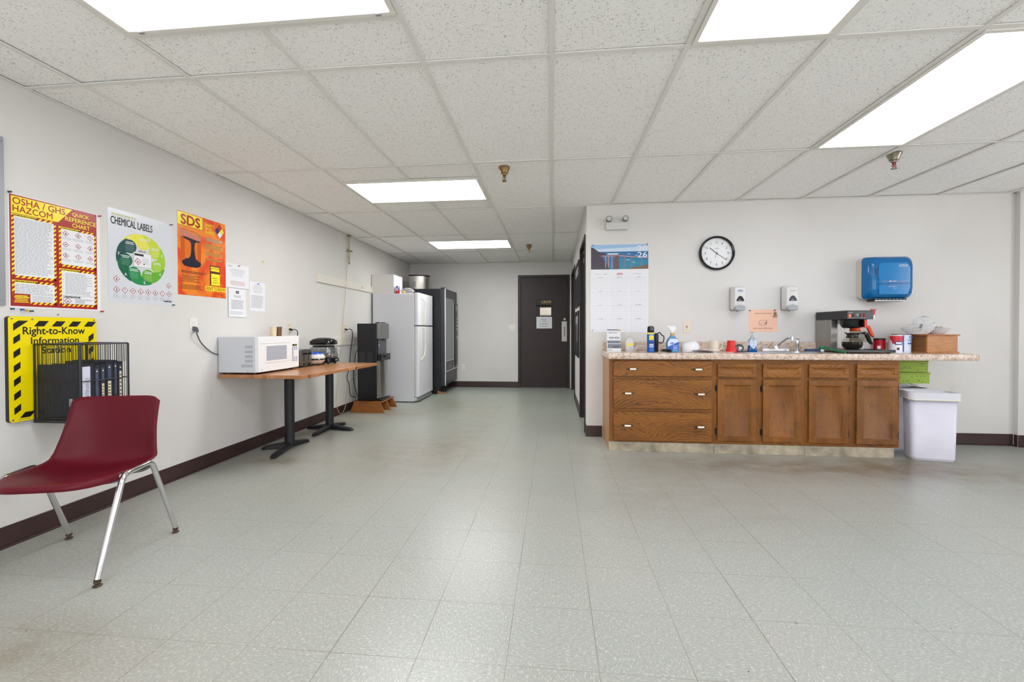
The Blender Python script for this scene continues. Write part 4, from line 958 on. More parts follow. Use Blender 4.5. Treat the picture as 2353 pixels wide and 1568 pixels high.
# countertop convection oven with clear dome
OX, OY = -2.51, 4.408; SX_, SY_ = .14, .105
t = thing('tabletop_oven', 'countertop oven with a clear dome body and black lid on the table', 'countertop oven', (OX, OY, TZ))
def ring_r(cx, cy, hx, hy, z, r): return [(cx + x, cy + y, z) for x, y in rrect(-hx, hx, -hy, hy, r, 5)]
b = MB(M_gblack); b.rings([ring_r(OX, OY, .125, .10, TZ + .012, .06), ring_r(OX, OY, .145, .115, TZ + .02, .06), ring_r(OX, OY, .135, .105, TZ + .06, .05), ring_r(OX, OY, .115, .09, TZ + .068, .05)]); b.push(F_left(OY - .02, TZ + .034, OX + .1405)); b.text('NuWave', .0, .055, 0, .012, .0006, M_paper, .03); b.pop()
for dx in (-.09, .09):
    for dy in (-.07, .07): b.cyl((OX + dx, OY + dy, TZ), (OX + dx, OY + dy, TZ + .016), .012, seg=10)
obj('base', b, t)
M_amb = thin_glass('clear_polycarbonate', k0=.12, tr=(222, 224, 226), rough=.08)
b = MB(M_amb); b.rings([ring_r(OX, OY, .130, .10, TZ + .066, .05), ring_r(OX, OY, .128, .098, TZ + .14, .05), ring_r(OX, OY, .120, .09, TZ + .178, .05), ring_r(OX, OY, .108, .078, TZ + .186, .05)], caps=False); obj('clear_dome', b, t, solid=.003)
b = MB(M_steel)
for y in (OY - .05, OY, OY + .05): b.tube([(OX - .09, y, TZ + .075), (OX - .05, y, TZ + .15), (OX, y, TZ + .09), (OX + .05, y, TZ + .15), (OX + .09, y, TZ + .075)], .002, 6)
b.tube([(OX - .09, OY - .06, TZ + .1), (OX + .09, OY - .06, TZ + .1)], .002, 6); b.tube([(OX - .09, OY + .06, TZ + .1), (OX + .09, OY + .06, TZ + .1)], .002, 6); obj('wire_rack', b, t)
b = MB(M_gblack); b.rings([ring_r(OX, OY, .10, .08, TZ + .187, .05), ring_r(OX, OY, .105, .085, TZ + .20, .05)]); b.rings([ring_r(OX, OY, .118, .10, TZ + .206, .05), ring_r(OX, OY, .125, .105, TZ + .212, .05), ring_r(OX, OY, .122, .102, TZ + .245, .05), ring_r(OX, OY, .10, .08, TZ + .268, .05), ring_r(OX, OY, .05, .04, TZ + .283, .03)]); obj('lid', b, t, angle=50)

# ---- cords along the left wall
def cord(name, pts, r, rgb, label, plug=None, cat='cord', rough=.5):
    t = thing(name, label, cat, pts[0])
    b = MB(mat('cord_%d' % rgb[0], rgb, rough)); b.tube(spline(pts, 10), r, 8); obj('cable', b, t)
    if plug:
        (p, sz, c_) = plug; b = MB(mat('plug_%d' % c_[0], c_, .45)); x, y, z = p
        b.rings([[(x, y - sz * .9, z - sz), (x, y + sz * .9, z - sz), (x, y + sz * .9, z + sz), (x, y - sz * .9, z + sz)], [(x + .016, y - sz * .9, z - sz * 1.2), (x + .016, y + sz * .9, z - sz * 1.2), (x + .016, y + sz * .8, z + sz * .8), (x + .016, y - sz * .8, z + sz * .8)], [(x + .034, y - sz * .5, z - sz * 1.8), (x + .034, y + sz * .5, z - sz * 1.8), (x + .034, y + sz * .4, z), (x + .034, y - sz * .4, z)]]); obj('plug', b, t, bevel=.002)
    return t
cord('power_cord', [(XL + .03, 3.018, 1.09), (XL + .028, 3.028, 1.065), (XL + .02, 3.07, 1.01), (XL + .012, 3.14, .955), (XL + .006, 3.22, .915), (XL + .006, 3.30, .90)], .0042, (70, 72, 78), 'grey microwave cord drooping from the left outlet', ((XL + .006, 3.018, 1.122), .017, (84, 86, 94)))
cord('power_cord', [(XL + .035, 4.21, 1.115), (XL + .05, 4.25, 1.112), (XL + .05, 4.285, 1.08), (XL + .03, 4.29, .98), (XL + .02, 4.27, .86)], .004, (20, 20, 22), 'short black cord dropping behind the clear-bodied oven', ((XL + .006, 4.21, 1.118), .011, (22, 22, 24)))
cord('power_cord', [(XL + .035, 5.41, 1.118), (XL + .06, 5.47, 1.115), (XL + .05, 5.53, 1.05), (XL + .03, 5.55, .95), (XL + .02, 5.52, .75), (XL + .02, 5.50, .60), (XL + .02, 5.43, .47), (XL + .03, 5.47, .36), (XL + .02, 5.52, .22), (XL + .03, 5.66, .16)], .005, (24, 24, 26), 'wavy black cord from the outlet down to the water dispenser stand', ((XL + .006, 5.405, 1.118), .011, (23, 23, 25)))
cord('power_cord', [(XL + .06, 5.76, .85), (XL + .04, 5.68, .82), (XL + .02, 5.66, .70), (XL + .015, 5.62, .45), (XL + .02, 5.68, .25), (XL + .04, 5.70, .16)], .0045, (25, 25, 27), 'second black cord looping behind the water dispenser')
cord('water_tube', [(XL + .028, 5.475, 2.14), (XL + .03, 5.44, 2.05), (XL + .02, 5.42, 1.75), (XL + .02, 5.36, 1.4), (XL + .02, 5.31, 1.1), (XL + .02, 5.26, .75), (XL + .02, 5.18, .4), (XL + .02, 5.14, .18), (XL + .025, 5.19, .05), (XL + .025, 5.27, .012), (XL + .025, 5.36, .08), (XL + .025, 5.43, .25), (XL + .025, 5.50, .40), (XL + .03, 5.62, .47), (XL + .05, 5.76, .50)], .0034, (196, 178, 140), 'thin beige water tube hanging in a long loop down the left wall')
# pipe with valve at the ceiling
t = thing('water_pipe', 'short beige pipe with a small valve coming out of the ceiling edge', 'pipe', (XL + .03, 5.488, H))
b = MB(mat('pipe_beige', (178, 162, 124), .45)); b.cyl((XL + .03, 5.488, H + .01), (XL + .03, 5.488, 2.20), .009, seg=12); b.cyl((XL + .03, 5.488, 2.18), (XL + .03, 5.488, 2.02), .011, seg=12); b.cyl((XL + .03, 5.488, 2.015), (XL + .03, 5.488, 2.002), .009, seg=12, m=M_black); obj('pipe', b, t)
b = MB(M_brass); b.lathe([(.028, 0), (.028, -.006), (.01, -.008)], (XL + .03, 5.488, H - .001), 16); b.cyl((XL + .03, 5.44, 2.19), (XL + .03, 5.535, 2.185), .008, seg=10); b.box(XL + .02, XL + .045, 5.525, 5.555, 2.178, 2.19); b.cyl((XL, 5.488, 2.17), (XL + .03, 5.488, 2.17), .005, seg=8); obj('valve', b, t)

# ============================================================ WATER DISPENSER, STAND, FRIDGE, VENDING MACHINE
t = thing('wooden_stand', 'low pine stand with slanted ends under the water dispenser', 'stand', (-2.45, 5.65, 0))
M_pine = mat('stained_pine', (150, 92, 40), .45, noise=.35, nscale=6, stretch=(1.5, 1.5, 12))
zt = .145
for i in range(4):
    b = MB(M_pine); x0 = -2.665 + i * .0945; b.box(x0, x0 + .090, 5.40, 5.90, zt - .018, zt); obj('top_slat', b, t, bevel=.003)
for (y0, y1) in ((5.405, 5.43), (5.62, 5.645), (5.845, 5.87)):
    b = MB(M_pine); b.hexa([(-2.715, y0, 0), (-2.235, y0, 0), (-2.235, y1, 0), (-2.715, y1, 0), (-2.66, y0, zt - .018), (-2.292, y0, zt - .018), (-2.292, y1, zt - .018), (-2.66, y1, zt - .018)])
    obj('end_board', b, t, bevel=.002)
DXa, DXb, DYa, DYb, DZb, DZt = -2.636, -2.30, 5.465, 5.80, zt, 1.195
t = thing('water_dispenser', 'tall black and stainless water dispenser on a pine stand', 'water dispenser', (-2.45, 5.63, zt))
b = MB(mat('dispenser_black', (22, 22, 25), .28)); b.box(DXa, -2.362, DYa, DYb, DZb + .01, DZt); b.box(DXa + .01, -2.30, DYa + .01, DYb - .01, DZb, DZb + .03)
b.box(-2.362, -2.300, DYa + .01, DYb - .01, .69, .78); 
b.push(F_front(DXa, DZb, DYa))
for g_ in range(2):
    for r_ in range(16): b.rect(.03 + g_ * .115, .50 + r_ * .0105, .11 + g_ * .105, .5035 + r_ * .0105, .0007, mat('vent_grey', (66, 66, 70), .5))
b.pop(); obj('cabinet', b, t, bevel=.006)
M_ss2 = mat('dispenser_steel', (176, 172, 166), .3, 1.0, noise=.1, nscale=4, stretch=(6, 6, 1))
b = MB(M_ss2); rs = []
for z in (DZb + .04, .69):
    rs.append([(-2.362, DYa + .002, z)] + [(-2.362 + .050 * math.sin(math.pi * q / 14) ** .6, DYa + .002 + (DYb - DYa - .004) * q / 14, z) for q in range(1, 14)] + [(-2.362, DYb - .002, z)])
b.rings(rs); obj('front_door', b, t)
b = MB(mat('dispenser_grey', (130, 128, 126), .35, .5)); b.box(-2.362, -2.322, DYa + .002, DYb - .002, .985, DZt + .004); b.push(F_left(DYa + .12, 1.12, -2.322)); b.disc(.03, .02, .008, .0006, M_black, 10); b.pop(); obj('dispensing_head', b, t, bevel=.006)
b = MB(mat('recess_grey', (80, 82, 88), .4)); b.box(-2.362, -2.350, DYa + .03, DYb - .03, .76, .985); b.push(F_front(-2.39, .9, DYa + .028)); b.pop(); b.lathe([(.010, 0), (.010, -.02), (.004, -.022)], (-2.336, 5.63, .985), 12, M_black)
b.push(F_left(5.52, .89, -2.350)); b.disc(0, .01, .008, .001, M_paper, 12, .018); b.pop(); obj('alcove_panel', b, t, bevel=.004)
b = MB(M_gblack); b.rings([[(-2.36 + x * .075, 5.635 + y * .155, z) for x, y in [(0, -1), (.7, -.9), (.95, -.5), (1, 0), (.95, .5), (.7, .9), (0, 1)]] for z in (.735, .755)]); b.rings([[(-2.36 + x * .055, 5.635 + y * .12, z) for x, y in [(0, -1), (.7, -.9), (.95, -.5), (1, 0), (.95, .5), (.7, .9), (0, 1)]] for z in (.695, .735)]); obj('drip_tray', b, t)
b = MB(M_gblack); b.rings([ring_r(-2.375, 5.63, .042, .12, DZt + .004, .03), ring_r(-2.375, 5.63, .038, .11, DZt + .018, .03)]); obj('top_cap', b, t)

FX0, FX1, FY0, FY1, FZ = -2.755, -2.105, 6.232, 6.985, 1.663
t = thing('refrigerator', 'white two door refrigerator with the freezer on top', 'refrigerator', ((FX0 + FX1) / 2, (FY0 + FY1) / 2, 0))
MW = mat('fridge_white', (214, 214, 219), .42, bump=.15, bscale=260)
b = MB(MW); b.box(FX0, FX1, FY0, FY1, .012, FZ); b.box(FX1 - .02, FX1 + .035, FY0 + .01, FY1 - .01, .018, .075, M_lgrey)
b.push(F_front(FX1 - .13, .16, FY0)); 
for (x, z, r_) in ((.02, .03, .006), (.035, .02, .004), (.05, .03, .005), (.03, .042, .004), (.06, .015, .003), (.005, .01, .004)): b.disc(x, z, r_, .0004, M_lgp, 7, r_ * .5)
b.pop()
for (x, y) in ((FX0 + .05, FY0 + .05), (FX1 - .05, FY0 + .05), (FX0 + .05, FY1 - .05), (FX1 - .05, FY1 - .05)): b.cyl((x, y, 0), (x, y, .013), .02, seg=10, m=M_black)
obj('cabinet', b, t, bevel=.006)
MWD = mat('fridge_door_white', (226, 226, 230), .38, bump=.15, bscale=260)
for (z0, z1, nm) in ((1.178, FZ + .012, 'freezer_door'), (.085, 1.160, 'fridge_door')):
    b = MB(MWD); b.push(Matrix.Translation((0, 0, z0))); b.prism(rrect(FX1 + .008, -2.030, FY0 - .001, FY1, .022), 0, z1 - z0); b.pop(); b.box(FX1, FX1 + .009, FY0 + .006, FY1 - .006, z0 + .006, z1 - .006, M_lgrey)
    d = obj(nm, b, t, bevel=.006)
    b = MB(mat('aged_handle', (226, 222, 214), .35)); y = FY0 + .105; xo = -2.03
    if z0 > 1: pts = [(xo, y, 1.60), (xo + .035, y + .045, 1.565), (xo + .045, y + .075, 1.50), (xo + .045, y + .085, 1.40), (xo + .045, y + .085, 1.20)]
    else: pts = [(xo + .045, y + .085, 1.14), (xo + .045, y + .085, .92), (xo + .045, y + .075, .80), (xo + .035, y + .04, .70), (xo, y, .64)]
    b.tube(spline(pts, 6), .011, 10); b.tube([(xo - .002, y + .085, 1.2 if z0 > 1 else 1.14), (xo + .045, y + .085, 1.2 if z0 > 1 else 1.14)], .011, 10)
    b.tube([(xo + .004, y, 1.56 if z0 > 1 else 1.13), (xo + .004, y, 1.2 if z0 > 1 else .82)], .007, 8); obj('handle', b, d)
b = MB(M_black); b.box(FX1 + .02, -2.032, FY1 - .02, FY1 + .012, FZ - .14, FZ - .12); b.box(FX1 + .02, -2.032, FY1 - .02, FY1 + .012, FZ - .115, FZ - .105); obj('hinge', b, t)
b = MB(M_grey); b.box(FX1 + .02, FX1 + .06, FY0 + .03, FY1 - .03, .02, .07); obj('kick_grille', b, t)
# things on the fridge
t = thing('cardboard_box', 'white cardboard box on top of the refrigerator', 'box', (-2.6, 6.42, FZ))
b = MB(mat('white_card', (222, 218, 214), .7)); b.box(-2.775, -2.425, 6.245, 6.62, FZ, 1.958); b.box(-2.425, -2.4245, 6.25, 6.615, FZ + .004, 1.955, M_paper); b.box(-2.775, -2.425, 6.425, 6.43, 1.958, 1.9585, M_greyp); obj('carton', b, t, bevel=.003)
b = MB(MATS['white_card']); b.hexa([(-2.78, 6.25, 1.958), (-2.66, 6.25, 1.958), (-2.66, 6.44, 1.958), (-2.78, 6.44, 1.958), (-2.775, 6.25, 1.962), (-2.66, 6.25, 1.960), (-2.66, 6.44, 1.964), (-2.775, 6.44, 1.966)]); obj('flap', b, t)
for (x, y, lb, c_) in ((-2.375, 6.28, 'red and blue soda can on the fridge in front of the box', (180, 40, 60)),):
    t = thing('soda_can', lb, 'can', (x, y, FZ)); b = MB(mat('can_red', c_, .25, .5)); b.lathe([(.026, 0), (.032, .006), (.032, .058)], (x, y, FZ), 20, caps=False); b.lathe([(.032, .058), (.032, .105), (.026, .118), (.024, .118), (.022, .112), (.002, .112)], (x, y, FZ), 20, mat('can_blue', (130, 130, 180), .25, .5), caps=False)
    b.push(F_front(x - .02, FZ + .03, y - .0325)); b.disc(.02, .03, .014, 0, M_paper, 12, .02); b.disc(.02, .028, .009, .0006, mat('orange_print', (230, 120, 40), .4), 10); b.pop(); obj('body', b, t)
def crumple(b, c, rx, ry, rz, m, seed, n=14, amp=.28):
    rnd = random.Random(seed); rs = []
    for i in range(n + 1):
        th = math.pi * (i / n); row = []
        for j in range(n * 2):
            ph = 2 * math.pi * j / (n * 2); r_ = 1 + rnd.uniform(-amp, amp)
            row.append((c[0] + rx * r_ * math.sin(th) * math.cos(ph), c[1] + ry * r_ * math.sin(th) * math.sin(ph), max(c[2] + .0005, c[2] + rz + rz * (1 + rnd.uniform(-amp, amp) * .6) * math.cos(th)) if i < n else c[2] + .0005))
        rs.append(row)
    b.rings(rs, m, caps=True)
b = MB(M_film); crumple(b, (-2.24, 6.32, FZ), .10, .06, .045, M_film, 3); b.lathe([(.03, .002), (.035, .03), (.01, .05)], (-2.29, 6.31, FZ), 10, mat('snack_yellow', (222, 196, 90), .5))
single('plastic_bag', b, 'small crumpled plastic bag on the fridge beside the soda can', 'bag', (-2.25, 6.32, FZ), angle=20)

VX, VY0, VY1, VZ0, VZ1 = -1.835, 7.035, 7.93, .150, 1.815
t = thing('vending_machine', 'black vending machine between the fridge and the far wall', 'vending machine', (-2.3, 7.48, 0))
MV = mat('vending_black', (24, 25, 30), .35)
b = MB(MV); b.box(-2.74, VX - .07, VY0, VY1, VZ0 - .03, VZ1 - .005); b.box(-2.70, VX - .16, VY0 + .03, VY1 - .03, .03, VZ0 - .03)
for (x, y) in ((-2.65, VY0 + .06), (VX - .22, VY0 + .06), (-2.65, VY1 - .06), (VX - .22, VY1 - .06)): b.cyl((x, y, 0), (x, y, .04), .025, seg=12)
obj('cabinet', b, t, bevel=.004)
b = MB(mat('vending_front', (48, 49, 54), .4)); b.box(VX - .068, VX, VY0, VY1, VZ0, VZ1); fd = obj('front_door', b, t, bevel=.004)
MT = mat('bright_trim', (214, 214, 220), .3, .3)
b = MB(MT); fw = VY1 - VY0
b.box(VX, VX + .012, VY0, VY0 + .030, VZ0, VZ1)
for (y0, y1, z0, z1) in ((.63, .65, .56, 1.62), (.045, .65, .56, .575), (.045, .895, .38, .395), (.63, .65, .395, .56)): b.box(VX, VX + .006, VY0 + y0, VY0 + y1, z0, z1)
b.box(VX - .07, VX + .014, VY0 - .003, VY0 + .05, VZ1, VZ1 + .012, M_black); obj('metal_trim', b, fd)
b = MB(mat('vending_glass', (112, 118, 116), .15)); b.box(VX, VX + .004, VY0 + .06, VY0 + .62, .585, 1.66); obj('display_window', b, fd)
b = MB(mat('flap_grey', (62, 64, 68), .4)); b.box(VX, VX + .006, VY0 + .06, VY0 + .62, .41, .55); b.push(F_left(VY0 + .22, .425, VX + .006)); b.text('PUSH', 0, .2, 0, .05, .0008, M_grey, .02); b.pop(); obj('delivery_flap', b, fd)
b = MB(M_black); b.box(VX, VX + .018, VY0 + .70, VY0 + .88, .45, 1.60); b.box(VX + .018, VX + .02, VY0 + .73, VY0 + .85, 1.46, 1.56, M_grey)
for z in (1.1, 1.17, 1.24, 1.3, .95): b.box(VX + .018, VX + .028, VY0 + .76, VY0 + .82, z, z + .03, M_steel)
obj('payment_column', b, fd, bevel=.003)
# steel container on the vending machine
t = thing('steel_container', 'brushed steel D-shaped container with black rim on the vending machine', 'container', (-2.42, 7.5, VZ1 - .005)); zb = VZ1 - .004
b = MB(M_ss2); sh_ = [(-2.56, 7.33)] + [(-2.56 + .20 * math.sin(math.pi * q / 12) ** .7 + .12, 7.33 + .36 * q / 12) for q in range(0, 13)] + [(-2.56, 7.69)]
b.push(Matrix.Translation((0, 0, zb))); b.prism(sh_, 0, .26); b.pop(); b.push(F_front(-2.54, zb, 7.33)); b.rect(.03, .07, .10, .16, .0006, M_grey); b.pop(); obj('body', b, t)
b = MB(M_gblack); b.push(Matrix.Translation((0, 0, zb + .26))); b.prism([((x + 2.45) * 1.04 - 2.45, (y - 7.51) * 1.04 + 7.51) for x, y in sh_], 0, .022); b.pop(); obj('rim', b, t, bevel=.004)
b = MB(mat('raw_wood', (178, 132, 90), .7)); b.add([(-1.98, 7.10, 0), (-1.83, 7.22, 0), (-1.87, 7.27, 0), (-2.02, 7.15, 0), (-1.98, 7.10, .055), (-2.02, 7.15, .055), (-1.86, 7.20, .006), (-1.885, 7.235, .006)], [(3, 2, 1, 0), (0, 1, 6, 4), (2, 3, 5, 7), (1, 2, 7, 6), (0, 4, 5, 3), (4, 6, 7, 5)])
single('wood_wedge', b, 'small raw wooden wedge on the floor by the vending machine', 'wedge', (-1.93, 7.18, 0))

# ============================================================ KITCHENETTE: CABINETS
CYF = 3.912; CT = .845; KH = .088
def front_panel(b, x0, x1, z0, z1, raised=True, y=CYF - .001, m=None):
    t_ = .019
    if not raised: b.box(x0, x1, y - t_, y, z0, z1, m); return
    e = min(.05, (x1 - x0) * .2, (z1 - z0) * .27)
    b.box(x0, x1, y - t_, y, z0, z0 + e, m); b.box(x0, x1, y - t_, y, z1 - e, z1, m); b.box(x0, x0 + e, y - t_, y, z0 + e, z1 - e, m); b.box(x1 - e, x1, y - t_, y, z0 + e, z1 - e, m)
    q = .014
    a = [(x0 + e, y - t_ * .85, z0 + e), (x1 - e, y - t_ * .85, z0 + e), (x1 - e, y - t_ * .85, z1 - e), (x0 + e, y - t_ * .85, z1 - e)]
    c = [(x0 + e + q, y - t_ * .4, z0 + e + q), (x1 - e - q, y - t_ * .4, z0 + e + q), (x1 - e - q, y - t_ * .4, z1 - e - q), (x0 + e + q, y - t_ * .4, z1 - e - q)]
    b.add(a + c, [(0, 1, 5, 4), (1, 2, 6, 5), (2, 3, 7, 6), (3, 0, 4, 7), (4, 5, 6, 7)], m)
def hinge(b, x, z): b.cyl((x, CYF - .012, z - .03), (x, CYF - .012, z + .03), .006, seg=8); b.box(x - .012, x + .004, CYF - .004, CYF - .001, z - .024, z + .024)
def pull(parent, x, z):
    b = MB(mat('antique_brass', (92, 76, 56), .4, .7)); y = CYF - .021
    for s_ in (-1, 1):
        b.tube([(x + s_ * .052, y - .002, z + .001), (x + s_ * .036, y - .003, z), (x + s_ * .03, y - .022, z), (x + s_ * .022, y - .026, z)], .0045, 8)
    b.rings([[(x - .055, y, z - .004), (x - .03, y, z - .008), (x - .03, y, z + .008)], [(x - .055, y - .002, z - .004), (x - .03, y - .002, z - .008), (x - .03, y - .002, z + .008)]]); b.rings([[(x + .055, y, z - .004), (x + .03, y, z + .008), (x + .03, y, z - .008)], [(x + .055, y - .002, z - .004), (x + .03, y - .002, z + .008), (x + .03, y - .002, z - .008)]])
    h = obj('drawer_pull', b, parent)
    b = MB(mat('porcelain', (232, 228, 220), .25)); b.tube([(x - .026, y - .027, z), (x - .018, y - .029, z), (x, y - .0305, z), (x + .018, y - .029, z), (x + .026, y - .027, z)], .0085, 12); obj('porcelain_grip', b, h)
t = thing('drawer_cabinet', 'oak base cabinet with three wide drawers and porcelain pulls', 'cabinet', (.97, 4.15, 0))
b = MB(M_oakz); x0, x1 = .512, 1.430; b.box(x0, x0 + .012, CYF + .0205, YK - .002, KH, CT, M_sidep); b.box(x1 - .012, x1, CYF + .02, YK - .002, KH, CT); b.box(x0 + .012, x1 - .012, CYF + .02, YK - .002, KH, KH + .015); b.box(x0 + .012, x1 - .012, YK - .012, YK - .002, KH, CT)
obj('carcass', b, t)
b = MB(M_oakz); 
for (a0, a1) in ((x0, .550), (1.404, x1)): b.box(a0, a1, CYF, CYF + .02, KH, CT)
for (z0, z1) in ((KH, .10), (.366, .392), (.658, .684), (.828, CT)): b.box(.55, 1.404, CYF, CYF + .02, z0, z1, M_oakx)
b.box(.55, 1.404, CYF + .018, CYF + .02, .1, .83, M_blackp); obj('face_frame', b, t)
for i, (z0, z1, hx) in enumerate(((.686, .826, (.715, 1.283)), (.394, .657, (.673, 1.305)), (.102, .365, (.668, 1.303)))):
    b = MB(M_oakx); b.box(.548, 1.407, CYF - .020, CYF - .001, z0, z1); d = obj('drawer', b, t, bevel=.004)
    for q in hx: pull(d, q, (z0 + z1) / 2 + (.008 if i else -.003))
b = MB(M_toe); b.box(x0 - .004, x1 - .0005, CYF - .008, CYF + .012, 0, KH - .002); obj('toe_board', b, t, bevel=.002)
b = MB(M_sidep); b.box(x0 + .0, x0 + .012, CYF + .014, YK - .002, 0, KH); obj('side_skirt', b, t)
for ci, (x0, x1, drs, hs, lb) in enumerate(((1.431, 2.189, ((1.455, 1.782), (1.838, 2.161)), (-1, -1), 'oak base cabinet with two doors in the middle of the run, next to the drawers'), (2.190, 2.958, ((2.218, 2.541), (2.607, 2.934)), (1, 1), 'oak base cabinet with two worn doors at the right end, beside the bins'))):
    t = thing('door_cabinet', lb, 'cabinet', ((x0 + x1) / 2, 4.15, 0))
    b = MB(M_oakz); b.box(x0, x0 + .012, CYF + .02, YK - .002, KH, CT); b.box(x1 - .012, x1, CYF + .02, YK - .002, KH, CT); b.box(x0 + .012, x1 - .012, CYF + .02, YK - .002, KH, KH + .015); b.box(x0 + .012, x1 - .012, YK - .012, YK - .002, KH, CT); obj('carcass', b, t)
    b = MB(M_oakz); (a0, a1), (b0, b1) = drs
    for (u0, u1) in ((x0, a0 + .015), (a1 - .015, b0 + .015), (b1 - .015, x1)): b.box(u0, u1, CYF, CYF + .02, KH, CT)
    for (u0, u1) in ((a0 + .015, a1 - .015), (b0 + .015, b1 - .015)):
        for (z0, z1) in ((KH, .125), (.66, .695), (.795, CT)): b.box(u0, u1, CYF, CYF + .02, z0, z1, M_oakx)
        b.box(u0, u1, CYF + .015, CYF + .02, .12, .8, M_blackp)
    obj('face_frame', b, t)
    for k_, (u0, u1) in enumerate(drs):
        worn = (ci == 1 and k_ == 1)
        b = MB(M_oakx); front_panel(b, u0, u1, .686, .804, True, m=M_oakx); obj('false_drawer', b, t, bevel=.003)
        b = MB(M_oakw if worn else M_oakz); front_panel(b, u0, u1, .116, .665, True, m=b.mats[0])
        b.push(F_front(u0, .116, CYF - .0095))
        if worn: b.pop()
        else: b.pop()
        d = obj('door', b, t, bevel=.003)
        hx = u0 - .004 if hs[k_] < 0 else u1 + .004
        for hz in (.20, .585): b = MB(M_bframe); hinge(b, hx, hz); obj('hinge', b, d)
    b = MB(M_toe); b.box(x0 + .0005, (x1 - .0005) if ci == 0 else 2.915, CYF - .008, CYF + .012, 0, KH - .002); obj('toe_board', b, t, bevel=.002)
    if ci == 1:
        b = MB(M_sidep); b.box(2.90, 2.914, CYF + .014, YK - .002, 0, KH); obj('side_skirt', b, t)

# ---- worktop
WZ = .896; WX0, WX1, WY0 = .498, 3.552, 3.868
t = thing('countertop', 'long speckled pink-beige laminate countertop with backsplash', 'countertop', (2.0, 4.15, CT))
SKX, SKY, SRX, SRY = 2.02, 4.105, .36, .215       # sink cut-out centre and half size
b = MB(M_lam)
# slab with the sink opening
def slab(x0, x1, y0, y1): b.box(x0, x1, y0, y1, CT + .001, WZ)
OX0, OX1, OY0, OY1 = SKX - SRX + .02, SKX + SRX - .02, 3.93, 4.29
slab(WX0, OX0, WY0 + .012, YK - .001); slab(OX1, WX1 - .012, WY0 + .012, YK - .001); slab(OX0, OX1, WY0 + .012, OY0); slab(OX0, OX1, OY1, YK - .001)
# rolled front edge
pr = [(WY0 + .0125, CT - .003), (WY0 + .003, CT - .003), (WY0, CT + .004), (WY0, WZ - .012), (WY0 + .004, WZ - .002), (WY0 + .0125, WZ + .0005)]
b.rings([[(x, y, z) for y, z in pr] for x in (WX0, WX1 - .02)])
b.rings([[(x, y, z) for y, z in pr] for x in (WX1 - .02, WX1 - .012)])
b.box(WX1 - .012, WX1, WY0 + .02, YK - .001, CT - .003, WZ)
obj('worktop', b, t, bevel=.003)
b = MB(M_lam); b.box(.508, 3.335, YK - .021, YK - .001, WZ + .0005, .986); single('backsplash', b, 'low speckled laminate backsplash along the wall behind the counter', 'backsplash', (1.9, YK - .01, WZ), bevel=.004)
# ---- sink
t = thing('kitchen_sink', 'stainless drop-in sink in the countertop', 'sink', (SKX, SKY, WZ))
M_sink = steel('sink_steel', (196, 196, 200), .22, False)
b = MB(M_sink)
outer = rrect(SKX - SRX, SKX + SRX, 3.905, 4.365, .07, 6); inner = rrect(SKX - SRX + .035, SKX + SRX - .035, 3.94, 4.245, .06, 6)
b.rings([[(x, y, WZ + .0005) for x, y in outer], [(x, y, WZ + .005) for x, y in [((x - SKX) * .985 + SKX, (y - SKY) * .985 + SKY) for x, y in outer]], [(x, y, WZ + .004) for x, y in inner], [(x, y, WZ - .006) for x, y in inner],
         [((x - SKX) * .9 + SKX, (y - 4.09) * .88 + 4.09, WZ - .15) for x, y in inner], [((x - SKX) * .3 + SKX, (y - 4.09) * .3 + 4.09, WZ - .158) for x, y in inner]], caps=False)
n_ = len(inner); b.add([((x - SKX) * .3 + SKX, (y - 4.09) * .3 + 4.09, WZ - .158) for x, y in inner], [tuple(range(n_))])
obj('basin', b, t, angle=50)
# ---- faucet
FYc = 4.325
t = thing('kitchen_faucet', 'chrome kitchen faucet with a long raised spout and clear knobs', 'faucet', (2.16, FYc, WZ))
b = MB(M_chrome); b.rings([ring_r(2.155, FYc, .125, .024, WZ + .005, .02), ring_r(2.155, FYc, .120, .021, WZ + .024, .018), ring_r(2.155, FYc, .112, .017, WZ + .028, .015)]); obj('deck_plate', b, t)
b = MB(M_chrome); b.lathe([(.024, .026), (.022, .05), (.016, .06), (.004, .064)], (2.16, FYc, WZ), 18); b.tube(spline([(2.16, FYc, WZ + .045), (2.175, FYc - .03, WZ + .072), (2.20, FYc - .09, WZ + .118), (2.212, FYc - .12, WZ + .134), (2.226, FYc - .14, WZ + .134)], 6), .010, 12); b.cyl((2.230, FYc - .144, WZ + .142), (2.230, FYc - .144, WZ + .112), .012, seg=14); obj('spout', b, t)
for x in (2.058, 2.25):
    b = MB(mat('clear_acrylic', (235, 238, 240), .06, trans=.85)); b.lathe([(.014, .026), (.022, .034), (.024, .05), (.018, .06), (.004, .062)], (x, FYc, WZ), 12); obj('knob', b, t)
t = thing('sink_sprayer', 'chrome pull-out sink sprayer standing right of the faucet', 'sprayer', (2.345, 4.31, WZ))
b = MB(M_chrome); b.lathe([(.026, .005), (.024, .012), (.016, .02), (.013, .024), (.013, .05), (.016, .07), (.017, .10), (.013, .115)], (2.345, 4.31, WZ), 16); obj('body', b, t)
b = MB(M_lgrey); b.push(Matrix.Translation((2.345, 4.302, WZ + .12)) @ Matrix.Rotation(R(25), 4, 'X')); b.lathe([(.012, -.01), (.017, .002), (.017, .016), (.005, .02)], (0, 0, 0), 14); b.pop(); obj('spray_head', b, t)

